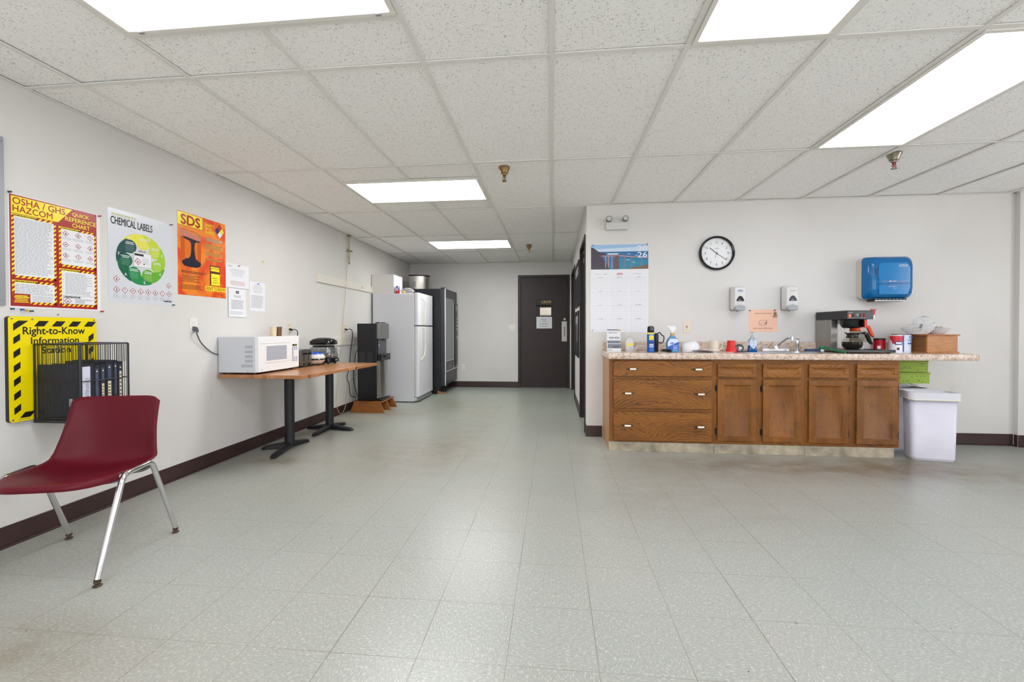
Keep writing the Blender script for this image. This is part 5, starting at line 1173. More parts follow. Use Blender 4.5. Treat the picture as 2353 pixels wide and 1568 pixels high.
# ---- things on the counter, left to right
# safety glasses carton
t = thing('display_carton', 'white display carton of safety glasses at the left end of the counter', 'carton', (.60, 4.22, WZ))
b = MB(M_paper); X0, X1, Y0 = .530, .658, 4.17
b.box(X0, X1, Y0, Y0 + .09, WZ, WZ + .075); b.box(X0, X1, Y0 + .045, Y0 + .09, WZ + .075, WZ + .215)
b.push(F_front(X0, WZ, Y0)); b.rect(0, 0, .128, .03, .0006, M_paper); b.rect(0, .03, .128, .072, .0006, mat('carton_grey', (120, 124, 134), .4)); b.lines(.05, .11, .038, .05, 1, .001, M_blackp, .6, .1); b.text('bolle', .008, .04, .01, .02, .001, M_blackp, .03); b.pop()
b.push(F_front(X0, WZ, Y0 + .045)); b.rect(0, .076, .128, .105, .0006, MATS['carton_grey']); b.rect(.098, .2, .128, .213, .0006, mat('gold_tab', (196, 150, 60), .4)); b.rect(0, .206, .098, .214, .0006, mat('carton_navy', (70, 78, 100), .4))
b.text('Night Runners', .016, .1, .172, .19, .001, M_greyp, .01, .2); b.text('PROTECTIVE EYEWEAR', .014, .09, .196, .202, .001, M_lgp, .01)
for s_ in (-1, 1):
    cx = .068 + s_ * .026; b.poly([(cx - .024, .130), (cx - .01, .120), (cx + .01, .120), (cx + .024, .130), (cx + .022, .136), (cx, .140), (cx - .022, .136)], .001, M_blackp); b.poly([(cx - .019, .130), (cx - .008, .124), (cx + .008, .124), (cx + .019, .130), (cx, .135)], .0013, M_paper)
b.pop(); obj('box', b, t)
b = MB(M_whiteb); b.add([(X0, Y0, WZ), (X0, Y0 + .045, WZ), (X0, Y0 + .045, WZ + .12), (X0 + .0, Y0 + .03, WZ + .09), (X0, Y0, WZ + .075)], [(0, 1, 2, 3, 4)]); obj('side_flap', b, t, solid=.001)
# lotion pump bottle
def pump(b, x, y, z, m, hx=1): b.lathe([(.013, 0), (.013, .018), (.005, .02), (.004, .045)], (x, y, z), 12, m); b.rings([ring_r(x - .012 * hx, y, .018, .006, z + .045, .004), ring_r(x - .012 * hx, y, .018, .006, z + .054, .004)], m)
M_milk = mat('milky_plastic', (222, 220, 216), .3, trans=.15)
t = thing('pump_bottle', 'milky pump bottle with a yellow label near the left of the counter', 'bottle', (.752, 4.25, WZ))
b = MB(M_milk); x, y = .752, 4.25; b.rings([ring_r(x, y, .042, .026, WZ, .018), ring_r(x, y, .044, .027, WZ + .01, .018), ring_r(x, y, .044, .027, WZ + .10, .018), ring_r(x, y, .030, .02, WZ + .125, .014), ring_r(x, y, .014, .014, WZ + .132, .01)]); pump(b, x, y, WZ + .13, M_milk); obj('bottle', b, t)
b = MB(M_paper); b.push(F_front(x - .03, WZ + .02, y - .0275)); b.rect(0, 0, .06, .085, .0006, M_paper); b.rect(0, .035, .06, .058, .001, YEL); b.text('GOJO', .01, .03, .066, .074, .001, mat('orange_print', (230, 120, 40), .4), .03); b.lines(.005, .055, .005, .03, 3, .001, M_lgp, .4); b.pop(); obj('label', b, t)
# goggles
t = thing('safety_goggles', 'clear safety goggles lying on the counter in front of the pump bottle', 'goggles', (.825, 4.12, WZ))
b = MB(mat('goggle_film', (226, 228, 232), .1, alpha=.5)); rs = []
for q in range(9):
    a = math.pi * q / 8; rs.append([(.775 + .075 * (1 - math.cos(a)) * .7, 4.10 + s_ * .03, WZ + .002 + (.055 * math.sin(a) ** .7) * (1 if s_ < 1 else .8)) for s_ in (-1, 0, 1)])
b.rings(rs, caps=False, closed=False); obj('lens', b, t, solid=.002)
b = MB(mat('pale_strap', (206, 204, 208), .4)); b.tube(spline([(.775, 4.11, WZ + .004), (.765, 4.09, WZ + .03), (.79, 4.07, WZ + .052), (.83, 4.07, WZ + .054), (.87, 4.08, WZ + .03), (.91, 4.09, WZ + .004)], 6), .0022, 6); b.tube(spline([(.86, 4.12, WZ + .02), (.89, 4.1, WZ + .012), (.93, 4.1, WZ + .004), (.945, 4.13, WZ + .003)], 6), .003, 6, M_film); obj('rim', b, t)
# bug spray can
t = thing('insecticide_can', 'tall blue and yellow insect spray can with black cap', 'spray can', (.915, 4.07, WZ)); x, y = .915, 4.07
b = MB(mat('can_navy', (24, 84, 170), .25)); b.lathe([(.031, 0), (.034, .004), (.034, .178), (.030, .186), (.012, .186)], (x, y, WZ), 28); b.lathe([(.0343, .168), (.0343, .184)], (x, y, WZ), 28, YEL, caps=False)
for (r_, a0, a1, z0, z1, mm) in ((.0346, 235, 305, .115, .155, YEL), (.0346, 240, 300, .07, .078, M_paper), (.0346, 235, 305, .045, .066, mat('pale_blue_print', (150, 180, 214), .4)), (.0346, 240, 300, .012, .036, mat('mid_blue_print', (40, 110, 200), .4)), (.0350, 248, 262, .133, .138, M_blackp), (.035, 272, 290, .121, .128, M_blackp), (.0346, 240, 300, .158, .164, mat('pale_blue_print'))):
    b.rings([[(x + r_ * math.cos(R(a0 + (a1 - a0) * q / 8)), y + r_ * math.sin(R(a0 + (a1 - a0) * q / 8)), WZ + z) for q in range(9)] for z in (z0, z1)], mm, caps=False, closed=False)
b.push(F_front(x - .018, WZ + .171, y - .0352)); b.text('20 FT', 0, .036, 0, .009, 0, M_blackp, .03); b.pop(); b.push(F_front(x - .022, WZ + .082, y - .0355)); b.text('RAID', 0.004, .04, 0, .016, 0, M_blackp, .04); b.pop()
obj('can', b, t)
b = MB(M_gblack); b.lathe([(.030, .186), (.031, .19), (.031, .222), (.028, .238), (.018, .245), (.004, .246)], (x, y, WZ), 24); b.box(x - .012, x + .012, y - .034, y - .024, WZ + .215, WZ + .236); obj('cap', b, t)
# black flashlight / dispenser with strap
t = thing('travel_flask', 'slim black flask with a wrist strap behind the blue spray can', 'flask', (.985, 4.16, WZ)); x, y = .985, 4.16
b = MB(M_black); b.lathe([(.020, 0), (.022, .004), (.024, .15), (.022, .17), (.012, .178)], (x, y, WZ), 18); obj('body', b, t)
b = MB(M_black); b.tube(spline([(x + .01, y, WZ + .172), (x + .035, y - .005, WZ + .182), (x + .05, y - .005, WZ + .16), (x + .072, y - .005, WZ + .145), (x + .068, y - .005, WZ + .10), (x + .05, y, WZ + .082), (x + .022, y, WZ + .09)], 6), .005, 8); obj('strap', b, t)
b = MB(M_black); random.seed(5)
pts = [(1.02 + .035 * math.cos(q * 2.1) + q * .004, 4.03 + .02 * math.sin(q * 1.7), WZ + .008 + .02 * abs(math.sin(q * 2.9))) for q in range(14)]
b.tube(spline(pts, 5), .004, 6); b.push(Matrix.Translation((1.085, 4.02, WZ + .014))); b.lathe([(.004, -.013), (.012, -.008), (.014, 0), (.012, .008), (.004, .013)], (0, 0, 0), 12); b.pop()
single('earphones', b, 'tangle of black earphones on the counter between the spray bottles', 'earphones', (1.04, 4.03, WZ))
# trigger spray bottle
t = thing('spray_bottle', 'clear and blue cleaner bottle with a white trigger nozzle', 'spray bottle', (1.12, 4.10, WZ)); x, y = 1.12, 4.10
M_lblue = mat('cleaner_liquid', (120, 180, 226), .12, trans=.45); M_bluel = mat('cleaner_blue', (26, 92, 196), .25)
b = MB(M_lblue); b.rings([ring_r(x, y, .052, .03, WZ, .02), ring_r(x, y, .055, .032, WZ + .01, .02), ring_r(x, y, .056, .032, WZ + .085, .02), ring_r(x, y, .048, .028, WZ + .115, .02), ring_r(x, y, .022, .018, WZ + .15, .015), ring_r(x, y, .014, .014, WZ + .165, .01)]); obj('bottle', b, t)
b = MB(M_bluel); b.push(F_front(x, WZ, y - .0328)); b.poly([(-.052, .012), (.05, .012), (.052, .095), (-.052, .045)], .0006, M_bluel); b.poly([(-.05, .052), (.05, .1), (.03, .125), (-.03, .125), (-.05, .09)], .0006, mat('pale_cleaner_label', (206, 222, 238), .3))
b.disc(-.01, .083, .022, .0009, M_paper, 20, .011); b.disc(-.01, .083, .0195, .0012, M_bluel, 20, .009); b.text('Clorox', -.025, .006, .079, .088, .0015, M_paper, .03); b.text('Clean-Up', .0, .045, .056, .066, .0012, M_paper, .02); b.lines(0, .04, .025, .052, 3, .0012, M_paper, .4, .1); b.rect(-.045, .012, .045, .022, .0009, mat('cyan_print', (60, 170, 224), .3)); b.pop(); obj('label', b, t)
b = MB(M_whiteb); b.lathe([(.016, .15), (.017, .19), (.014, .195)], (x, y, WZ), 16); b.push(Matrix.Translation((x, y, WZ + .195)) @ Matrix(((1, 0, 0, 0), (0, 0, -1, .010), (0, 1, 0, 0), (0, 0, 0, 1)))); b.prism([(-.016, 0), (.018, 0), (.036, .02), (.034, .038), (.01, .052), (-.05, .052), (-.052, .04), (-.03, .034), (-.028, .018), (-.04, .008), (-.036, .002), (-.02, .014)], 0, .02); b.pop(); obj('trigger', b, t, bevel=.002)
b = MB(mat('amber_band', (206, 160, 70), .4)); b.lathe([(.0178, .155), (.0178, .182)], (x, y, WZ), 16, caps=False); obj('neck_band', b, t)
# tilted bowl, pan lid, papers
t = thing('white_bowl', 'white bowl tipped over a dark lid on the counter', 'bowl', (1.29, 4.10, WZ))
b = MB(mat('bowl_white', (226, 226, 228), .2)); b.push(Matrix.Translation((1.285, 4.10, WZ + .030)) @ Matrix.Rotation(R(-14), 4, 'Y') @ Matrix.Rotation(R(6), 4, 'X')); b.lathe([(.083, -.012), (.084, -.004), (.082, .022), (.068, .052), (.045, .066), (.01, .068), (.0003, .068)], (0, 0, 0), 32, caps=False); b.pop(); obj('bowl', b, t, solid=.003)
b = MB(mat('pan_dark', (50, 50, 56), .25, .3)); b.push(Matrix.Translation((1.37, 4.03, WZ + .006)) @ Matrix.Rotation(R(4), 4, 'Y')); b.lathe([(.03, 0), (.09, .004), (.095, .010), (.088, .010), (.03, .006)], (0, 0, 0), 28); b.pop(); single('pan_lid', b, 'dark shallow plate leaning under the white bowl', 'plate', (1.37, 4.03, WZ))
b = MB(M_paper); b.push(RZ(1.37, 3.985, WZ, -6)); b.prism([(-.11, -.04), (.1, -.045), (.11, .05), (-.1, .05)], 0, .0012); b.pop(); single('paper_napkin', b, 'white paper napkin under the dark plate', 'napkin', (1.37, 3.985, WZ))
b = MB(M_whiteb); b.tube([(1.39, 4.06, WZ + .026), (1.50, 4.04, WZ + .020)], .004, 8); b.push(Matrix.Translation((1.51, 4.037, WZ + .018))); b.lathe([(.004, -.004), (.015, -.002), (.017, .003)], (0, 0, 0), 12); b.pop(); single('plastic_spoon', b, 'white plastic spoon on the plate beside the mug', 'spoon', (1.45, 4.05, WZ + .02))
# mug
t = thing('cream_mug', 'cream coffee mug beside the white bowl', 'mug', (1.515, 4.15, WZ)); x, y = 1.515, 4.15
b = MB(mat('mug_cream', (216, 206, 186), .25)); b.lathe([(.038, 0), (.043, .004), (.044, .108), (.0405, .108), (.038, .008), (.004, .008)], (x, y, WZ), 28); obj('cup', b, t)
b = MB(MATS['mug_cream']); b.tube(spline([(x + .042, y - .01, WZ + .085), (x + .066, y - .016, WZ + .08), (x + .070, y - .018, WZ + .05), (x + .06, y - .015, WZ + .028), (x + .041, y - .01, WZ + .022)], 5), .005, 8); obj('handle', b, t)
# red cup upside down
b = MB(mat('cup_red', (214, 24, 24), .25)); b.lathe([(.048, 0), (.049, .003), (.047, .004), (.044, .03), (.042, .032), (.036, .07), (.0335, .108), (.031, .108), (.030, .104), (.004, .104)], (1.66, 4.12, WZ), 28)
b.lathe([(.0485, .0), (.050, .002), (.0485, .004)], (1.66, 4.12, WZ), 28, mat('cup_rim_white', (236, 220, 220), .3)); single('party_cup', b, 'red party cup standing upside down', 'cup', (1.66, 4.12, WZ))
# strainer
t = thing('sink_strainer', 'round steel sink strainer leaning beside the red cup', 'strainer', (1.755, 4.18, WZ))
b = MB(mat('strainer_dark', (84, 86, 94), .3, .7)); b.push(Matrix.Translation((1.755, 4.18, WZ + .035)) @ Matrix.Rotation(R(-38), 4, 'Y') @ Matrix.Rotation(R(55), 4, 'X')); b.lathe([(.032, -.004), (.040, -.003), (.042, 0), (.040, .003), (.032, .004)], (0, 0, 0), 24); b.lathe([(.033, 0), (.028, .004), (.004, .006)], (0, 0, 0), 24, M_dchrome); b.lathe([(.008, .004), (.010, .012), (.004, .014)], (0, 0, 0), 12, M_chrome); b.pop(); obj('disc', b, t)
b = MB(M_black); b.tube([(1.77, 4.16, WZ + .004), (1.83, 4.14, WZ + .004)], .004, 8); obj('stem', b, t)
# dish soap
t = thing('hand_soap_bottle', 'clear pump bottle half full of blue soap by the sink', 'bottle', (1.855, 4.14, WZ)); x, y = 1.855, 4.14
M_soap = mat('soap_blue', (14, 82, 150), .12, coat=.3)
b = MB(M_soap); b.rings([ring_r(x, y, .042, .024, WZ, .02), ring_r(x, y, .043, .026, WZ + .008, .02), ring_r(x, y, .036, .024, WZ + .035, .02), ring_r(x, y, .036, .024, WZ + .062, .02)]); obj('soap', b, t)
b = MB(mat('bottle_clear', (206, 218, 226), .08, trans=.6)); b.rings([ring_r(x, y, .036, .024, WZ + .0622, .02), ring_r(x, y, .040, .025, WZ + .09, .02), ring_r(x, y, .034, .022, WZ + .118, .018), ring_r(x, y, .014, .013, WZ + .135, .01)]); obj('bottle', b, t)
b = MB(mat('label_pale', (206, 216, 236), .35)); b.push(F_front(x, WZ, y - .0262)); b.poly([(0, .028), (.03, .062), (.034, .09), (.022, .118), (-.022, .118), (-.034, .09), (-.03, .062)], .0008, b.mats[0]); b.lines(-.02, .02, .075, .10, 3, .0012, M_lgp, .4, .2, True); b.rect(-.01, .106, .01, .112, .0012, mat('teal_print', (30, 130, 120), .4)); b.lines(-.012, .012, .055, .062, 1, .0012, mat('mid_blue_print'), .6, .2, True); b.pop(); obj('label', b, t)
b = MB(mat('pump_clear', (190, 212, 220), .1, trans=.5)); pump(b, x, y, WZ + .134, b.mats[0], 0); obj('pump', b, t)
# brush and scrubber at the right of the sink
b = MB(mat('sponge_blue', (22, 70, 110), .6)); b.push(RZ(2.46, 4.24, WZ + .006, -8)); b.prism(rrect(-.075, .075, -.03, .03, .01), 0, .018); b.pop(); single('dish_cloth', b, 'dark blue cloth pad lying on the sink rim', 'cloth', (2.46, 4.24, WZ), bevel=.004)
b = MB(mat('brush_green', (12, 122, 70), .35)); b.tube(spline([(2.515, 4.21, WZ + .045), (2.53, 4.18, WZ + .04), (2.545, 4.10, WZ + .022), (2.55, 4.0, WZ + .012), (2.545, 3.945, WZ + .010)], 6), .0085, 10); b.lathe([(.02, 0), (.026, .012), (.02, .026), (.006, .03)], (2.513, 4.215, WZ + .024), 14); b.lathe([(.018, 0), (.02, .024)], (2.513, 4.215, WZ + .004), 12, M_whiteb)
single('dish_brush', b, 'green dish brush leaning beside the coffee maker', 'brush', (2.53, 4.1, WZ))

# ---- coffee maker
KX0, KX1, KXT = 2.562, 2.952, 2.775; KY0, KY1 = 3.945, 4.385
t = thing('coffee_maker', 'commercial coffee brewer in stainless steel and black with red switches', 'coffee maker', (2.74, 4.16, WZ))
b = MB(M_steelw); b.box(KX0, KX1, KY0 + .006, KY1, WZ + .010, WZ + .030); b.box(KX0, KX1, KY0, KY0 + .006, WZ + .008, WZ + .032, M_gblack); b.box(KXT + .005, KX1 - .02, 4.20, KY1, WZ + .030, WZ + .095)
for (x, y) in ((KX0 + .03, KY0 + .04), (KX1 - .03, KY0 + .04), (KX0 + .03, KY1 - .04), (KX1 - .03, KY1 - .04)): b.cyl((x, y, WZ), (x, y, WZ + .011), .012, seg=10, m=M_black)
obj('base', b, t, bevel=.002)
b = MB(M_steelw); b.box(KX0, KXT, 4.245, KY1, WZ + .030, WZ + .300); b.box(KX0, KX0 + .055, 4.165, 4.245, WZ + .030, WZ + .300); b.box(KX0 + .075, KXT - .02, 4.20, 4.245, WZ + .262, WZ + .299, M_dchrome); obj('tower', b, t, bevel=.002)
b = MB(mat('brewer_black', (38, 38, 41), .42)); b.box(KX0 - .002, KXT, KY0 + .01, KY1 + .004, WZ + .300, WZ + .374); b.push(F_side(KY1 - .05, WZ + .3, KX0 - .002)); [b.rect(.0, .022 + q * .022, .10, .025 + q * .022, .0006, M_mblack) for q in range(2)]; b.pop(); 
b.box(KX0 - .002, KXT, KY0 + .012, KY1 + .003, WZ + .374, WZ + .378, M_steelw); obj('upper_housing', b, t, bevel=.004)
b = MB(M_gblack); b.push(F_front(KX0, WZ + .3, KY0 + .0095)); b.prism(rrect(.0, .21, .004, .070, .003), 0, .004, M_gblack); b.text('BUNN', .012, .04, .056, .062, .0046, M_paper, .03)
b.rect(.072, .030, .096, .034, .0046, mat('gold_print', (150, 130, 70), .5)); b.lines(.076, .094, .038, .044, 1, .0046, M_paper, .6, 0)
for x in (.02, .045, .112, .14): b.lines(x - .006, x + .008, .008, .012, 1, .0046, M_paper, .5, 0)
b.pop(); pan = obj('control_panel', b, t)
b = MB(mat('switch_lit', (240, 70, 40), .3, emit=1.2), mat('switch_red', (110, 20, 22), .25)); b.push(F_front(KX0, WZ + .3, KY0 + .0095))
b.prism(rrect(.012, .028, .018, .044, .004), .004, .008, MATS['switch_lit']); b.prism(rrect(.040, .056, .018, .044, .004), .004, .008, M_black)
b.pop(); obj('rocker_switch', b, pan)
for x in (.112, .142): b = MB(MATS['switch_red']); b.push(F_front(KX0, WZ + .3, KY0 + .0095)); b.prism(rrect(x - .008, x + .008, .018, .050, .007), .004, .009); b.pop(); obj('rocker_switch', b, pan)
b = MB(M_gblack); b.lathe([(.055, .222), (.068, .23), (.078, .25), (.082, .298)], (2.665, 4.06, WZ), 28); b.box(2.70, 2.728, 3.955, 4.03, WZ + .232, WZ + .298); b.box(2.704, 2.722, 3.948, 3.956, WZ + .226, WZ + .292, mat('handle_red', (206, 56, 34), .3)); obj('brew_basket', b, t, bevel=.002)
b = MB(M_chrome); b.cyl((2.795, 3.985, WZ + .335), (2.795, 3.985, WZ + .298), .012, .008, 12); b.cyl((2.76, 4.0, WZ + .328), (2.795, 3.985, WZ + .335), .008, seg=10, m=M_black); b.rings([ring_r(2.79, 3.985, .014, .01, WZ + .338, .003), ring_r(2.796, 3.985, .017, .01, WZ + .388, .003)], mat('handle_red2', (190, 30, 36), .35)); obj('hot_water_tap', b, t)
for (x, y, z, lb_) in ((2.665, 4.045, WZ + .030, 0), (2.84, 4.05, WZ + .030, 1)):
    b = MB(M_gblack); b.lathe([(.062, 0), (.064, .004), (.06, .007), (.02, .007)], (x, y, z), 28); obj('warmer_plate', b, t)
def carafe(x, y, z, hot, mh, label):
    t = thing('coffee_pot', label, 'coffee pot', (x, y, z))
    b = MB(M_carafe); b.lathe([(.050, 0), (.066, .008), (.078, .035), (.076, .06), (.058, .092), (.042, .105)], (x, y, z), 36, caps=False); b.add([(x + .05 * math.cos(q * math.pi / 12), y + .05 * math.sin(q * math.pi / 12), z) for q in range(24)], [tuple(range(23, -1, -1))]); obj('glass_bowl', b, t)
    if hot: b = MB(mat('black_coffee', (12, 7, 5), .12, spec=.15)); b.lathe([(.048, .003), (.063, .010), (.0745, .035), (.0725, .062), (.002, .062)], (x, y, z), 36); obj('coffee', b, t)
    b = MB(mh); b.lathe([(.0445, .098), (.046, .104), (.040, .118), (.040, .130), (.046, .142), (.042, .142), (.036, .13), (.038, .1)], (x, y, z), 32, caps=False)
    b.push(Matrix.Translation((x, y, z))); b.rings([[(-.04, -.014, .128), (-.04, .014, .128), (-.04, .012, .138), (-.04, -.012, .138)], [(-.064, -.004, .146), (-.064, .004, .146), (-.064, .004, .149), (-.064, -.004, .149)]]); b.pop()
    obj('collar', b, t)
    b = MB(mh); w_ = .011; pts = [(.040, .138), (.075, .147), (.093, .142), (.105, .11), (.118, .07), (.132, .045)]
    th = (.012, .013, .015, .017, .014, .006); rs = []
    for (dx, dz), q in zip(pts, th):
        rs.append([(x + dx - q * .6, y - w_ - dx * .35, z + dz - q), (x + dx - q * .6, y + w_ - dx * .35, z + dz - q), (x + dx + q * .6, y + w_ - dx * .35, z + dz + q * .4), (x + dx + q * .6, y - w_ - dx * .35, z + dz + q * .4)])
    b.rings(rs); obj('handle', b, t, bevel=.003)
carafe(2.665, 4.045, WZ + .037, True, M_gblack, 'full glass coffee pot with black handle on the front warmer')
carafe(2.84, 4.275, WZ + .0955, False, mat('carafe_orange', (226, 74, 24), .3), 'empty glass coffee pot with orange handle on the rear warmer')

# ---- canisters
def can(x, y, r, h, body, label, name, extra, cat='canister'):
    t = thing(name, label, cat, (x, y, WZ)); b = MB(body); b.lathe([(r, 0), (r + .001, .003), (r, .006), (r, h - .008), (r + .001, h - .004), (r, h)], (x, y, WZ), 32); obj('can', b, t); extra(t, x, y, r, h); return t
def arcband(b, x, y, r, a0, a1, z0, z1, m, n=10): b.rings([[(x + r * math.cos(R(a0 + (a1 - a0) * q / n)), y + r * math.sin(R(a0 + (a1 - a0) * q / n)), WZ + z) for q in range(n + 1)] for z in (z0, z1)], m, caps=False, closed=False)
def ex1(t, x, y, r, h):
    b = MB(M_gblack); b.lathe([(r + .002, h), (r + .003, h + .004), (r + .003, h + .012), (r - .002, h + .014)], (x, y, WZ), 28); obj('lid', b, t)
    b = MB(M_paper); arcband(b, x, y, r + .0008, 215, 245, .035, .06, M_paper); obj('label', b, t)
can(2.995, 4.19, .042, .115, mat('can_deep_red', (170, 20, 34), .25), 'dark red plastic coffee tub with a black lid behind the coffee cans', 'coffee_tub', ex1)
def ex2(t, x, y, r, h):
    b = MB(M_paper); arcband(b, x, y, r + .0006, 182, 325, h * .66, h - .006, mat('print_red', (200, 34, 44), .35), 18); arcband(b, x, y, r + .0008, 165, 195, .03, h * .75, mat('pale_print', (206, 206, 214), .4)); 
    arcband(b, x, y, r + .0006, 205, 250, h * .52, h * .67, mat('print_red'), 8)
    arcband(b, x, y, r + .0012, 226, 296, h * .46, h * .66, mat('navy_oval', (30, 40, 110), .35), 10); arcband(b, x, y, r + .0016, 236, 286, h * .51, h * .61, M_paper, 8); arcband(b, x, y, r + .0014, 244, 266, h * .17, h * .30, mat('bean_brown', (80, 30, 20), .4), 6); obj('label', b, t)
can(3.065, 4.10, .048, .158, mat('can_white', (226, 226, 230), .3), 'red and white coffee can next to the blue and white can', 'coffee_can', ex2)
def ex3(t, x, y, r, h):
    b = MB(M_paper); arcband(b, x, y, r + .0006, 185, 232, .01, h - .004, mat('can_blue_band', (24, 84, 190), .35), 10); b.push(F_front(x + .0, WZ + h * .66, y - r - .001)); b.text('Fol', .004, .030, .022, .04, 0, mat('mid_blue_print'), .04); b.text('Mo', -.004, .026, -.004, .014, 0, mat('mid_blue_print'), .04); b.pop()
    arcband(b, x, y, r + .0008, 262, 310, h * .48, h * .56, mat('mid_blue_print'), 8); obj('label', b, t)
can(3.155, 4.125, .048, .162, mat('can_pale', (214, 222, 238), .3), 'blue and white tall can beside the wooden box', 'creamer_can', ex3)
b = MB(M_lgrey); b.lathe([(.010, 0), (.011, .002), (.004, .003)], (3.18, 3.98, WZ), 14); single('bottle_cap', b, 'tiny pale cap lying near the front edge of the counter', 'cap', (3.18, 3.98, WZ))
# ---- wooden box
t = thing('wooden_box', 'open-lidded wooden box on the right end of the counter under paper filters', 'box', (3.40, 4.14, WZ))
ang = 10; M_box = mat('box_pine', (180, 118, 60), .4, noise=.3, nscale=7, stretch=(2, 2, 10)); M_boxd = mat('box_pine_dark', (134, 86, 44), .45, noise=.3, nscale=7, stretch=(2, 2, 10))
Mb = RZ(3.250, 4.005, WZ, ang)
b = MB(M_boxd); b.push(Mb); b.hexa([(-.0, 0, 0), (.0, .001, 0), (0, 0, 0), (0, 0, 0)] * 2) if False else None
b.box(0, .29, 0, .014, .012, .155, M_box); b.box(0, .014, .014, .30, .012, .155); b.box(.276, .29, .014, .30, .012, .155); b.box(.014, .276, .286, .30, .012, .155); b.box(-.008, .298, -.008, .308, 0, .012, M_box); b.pop(); obj('case', b, t, bevel=.002)
b = MB(M_box); b.push(Mb); b.box(-.012, .302, -.012, .312, .155, .166); b.pop(); obj('lid', b, t, bevel=.003)
LIDZ = WZ + .1665
def filter_stack(x, y, r0, r1, h, n, label):
    b = MB(mat('filter_paper', (232, 228, 228), .8)); seg = 72
    for k_ in range(n):
        rs = []
        for q in range(5):
            f_ = q / 4; rr = r0 + (r1 - r0) * f_ ** .8; am = .001 + .007 * f_
            rs.append([(x + (rr + am * (1 if j % 2 else -1)) * math.cos(2 * math.pi * j / seg), y + (rr + am * (1 if j % 2 else -1)) * math.sin(2 * math.pi * j / seg), LIDZ + .0005 + k_ * .006 + h * f_) for j in range(seg)])
        b.rings(rs, caps=False)
    b.add([(x + r0 * math.cos(2 * math.pi * j / 24), y + r0 * math.sin(2 * math.pi * j / 24), LIDZ + .0005) for j in range(24)], [tuple(range(24))])
    return single('coffee_filters', b, label, 'coffee filters', (x, y, LIDZ), 'stacks of paper coffee filters', smooth=False)
filter_stack(3.245, 4.10, .062, .095, .045, 4, 'bagged stack of white coffee filters, the left one on the wooden box')
filter_stack(3.425, 4.14, .055, .092, .048, 3, 'open stack of white coffee filters, the right one on the wooden box')
b = MB(M_film); crumple(b, (3.24, 4.10, LIDZ + .003), .108, .10, .045, M_film, 11, 12, .10); crumple(b, (3.335, 4.15, LIDZ + .05), .075, .06, .055, M_film, 12, 12, .3)
b.push(F_front(3.185, LIDZ + .062, 4.008) @ Matrix.Rotation(R(-20), 4, 'Z'))
for q in range(3): b.rect(.0, q * .012, .022, q * .012 + .007, 0, M_blackp)
b.pop(); single('plastic_bag', b, 'torn clear plastic bag with black print around the coffee filters', 'bag', (3.24, 4.10, LIDZ), angle=20)
b = MB(mat('clip_wood', (170, 150, 124), .5)); b.push(RZ(3.44, 4.12, LIDZ + .055, 12)); b.box(-.03, .03, -.006, .006, 0, .014); b.box(-.045, .01, -.004, .004, .004, .008, M_dchrome); b.pop(); single('bag_clip', b, 'small tan clip resting on the right stack of filters', 'clip', (3.44, 4.12, LIDZ + .055))

# ---- under the overhang: bins and green boxes
def bin_(cx, cy, wb, db, wt, dt, h, rot, label, bag):
    t = thing('waste_bin', label, 'waste bin', (cx, cy, 0), 'white waste bins at the cabinet end'); M = RZ(cx, cy, 0, rot)
    mm = mat('bin_white', (212, 210, 220), .35, noise=.05, nscale=8); b = MB(mm); b.push(M)
    def rr(w_, d_, z, r): return [(x, y, z) for x, y in rrect(-w_, w_, -d_, d_, r, 5)]
    b.rings([rr(wb - .006, db - .006, 0, .03), rr(wb - .006, db - .006, .02, .03), rr(wb, db, .022, .03), rr(wt - .004, dt - .004, h - .03, .04)], caps=False); n_ = len(rr(1, 1, 0, .03)); b.add(rr(wb - .006, db - .006, .004, .03), [tuple(range(n_))])
    b.pop(); obj('body', b, t, solid=.003)
    b = MB(mm); b.push(M); b.rings([rr(wt - .004, dt - .004, h - .032, .04), rr(wt + .006, dt + .006, h - .03, .04), rr(wt + .010, dt + .010, h, .04), rr(wt - .002, dt - .002, h, .04)], caps=False); b.pop(); obj('rim', b, t, solid=.002)
    if bag:
        mg = mat('bin_liner', (226, 226, 232), .3, alpha=.9); b = MB(mg); b.push(M); random.seed(4)
        ra = [(x * 1.0, y, h - .065 + .008 * math.sin(i * 1.9)) for i, (x, y, z) in enumerate(rr(wt + .011, dt + .011, 0, .045))]; rb = rr(wt + .014, dt + .014, h + .004, .045); rc = rr(wt - .01, dt - .01, h + .004, .04); rd = [(x, y, h - .30) for x, y, z in rr(wt - .035, dt - .035, 0, .04)]
        b.rings([ra, rb, rc, rd], caps=False); b.pop(); obj('liner', b, t)
        b = MB(mat('yellow_band', (232, 226, 190), .4)); b.push(M); ring = rr(wt + .0135, dt + .0135, h - .055, .045); b.tube([(x, y, z + .006 * math.sin(i * .5)) for i, (x, y, z) in enumerate(ring)] + [ring[0]], .003, 6); b.pop(); obj('liner_tie', b, t)
    return t
bin_(3.190, 3.905, .148, .072, .165, .082, .575, -12, 'white waste bin with a liner, the front one at the cabinet end', True)
bin_(3.190, 4.225, .140, .090, .165, .110, .575, 3, 'white waste bin behind the front one, under the green boxes', False)
M_green = mat('lime_card', (146, 176, 48), .45, noise=.12, nscale=9)
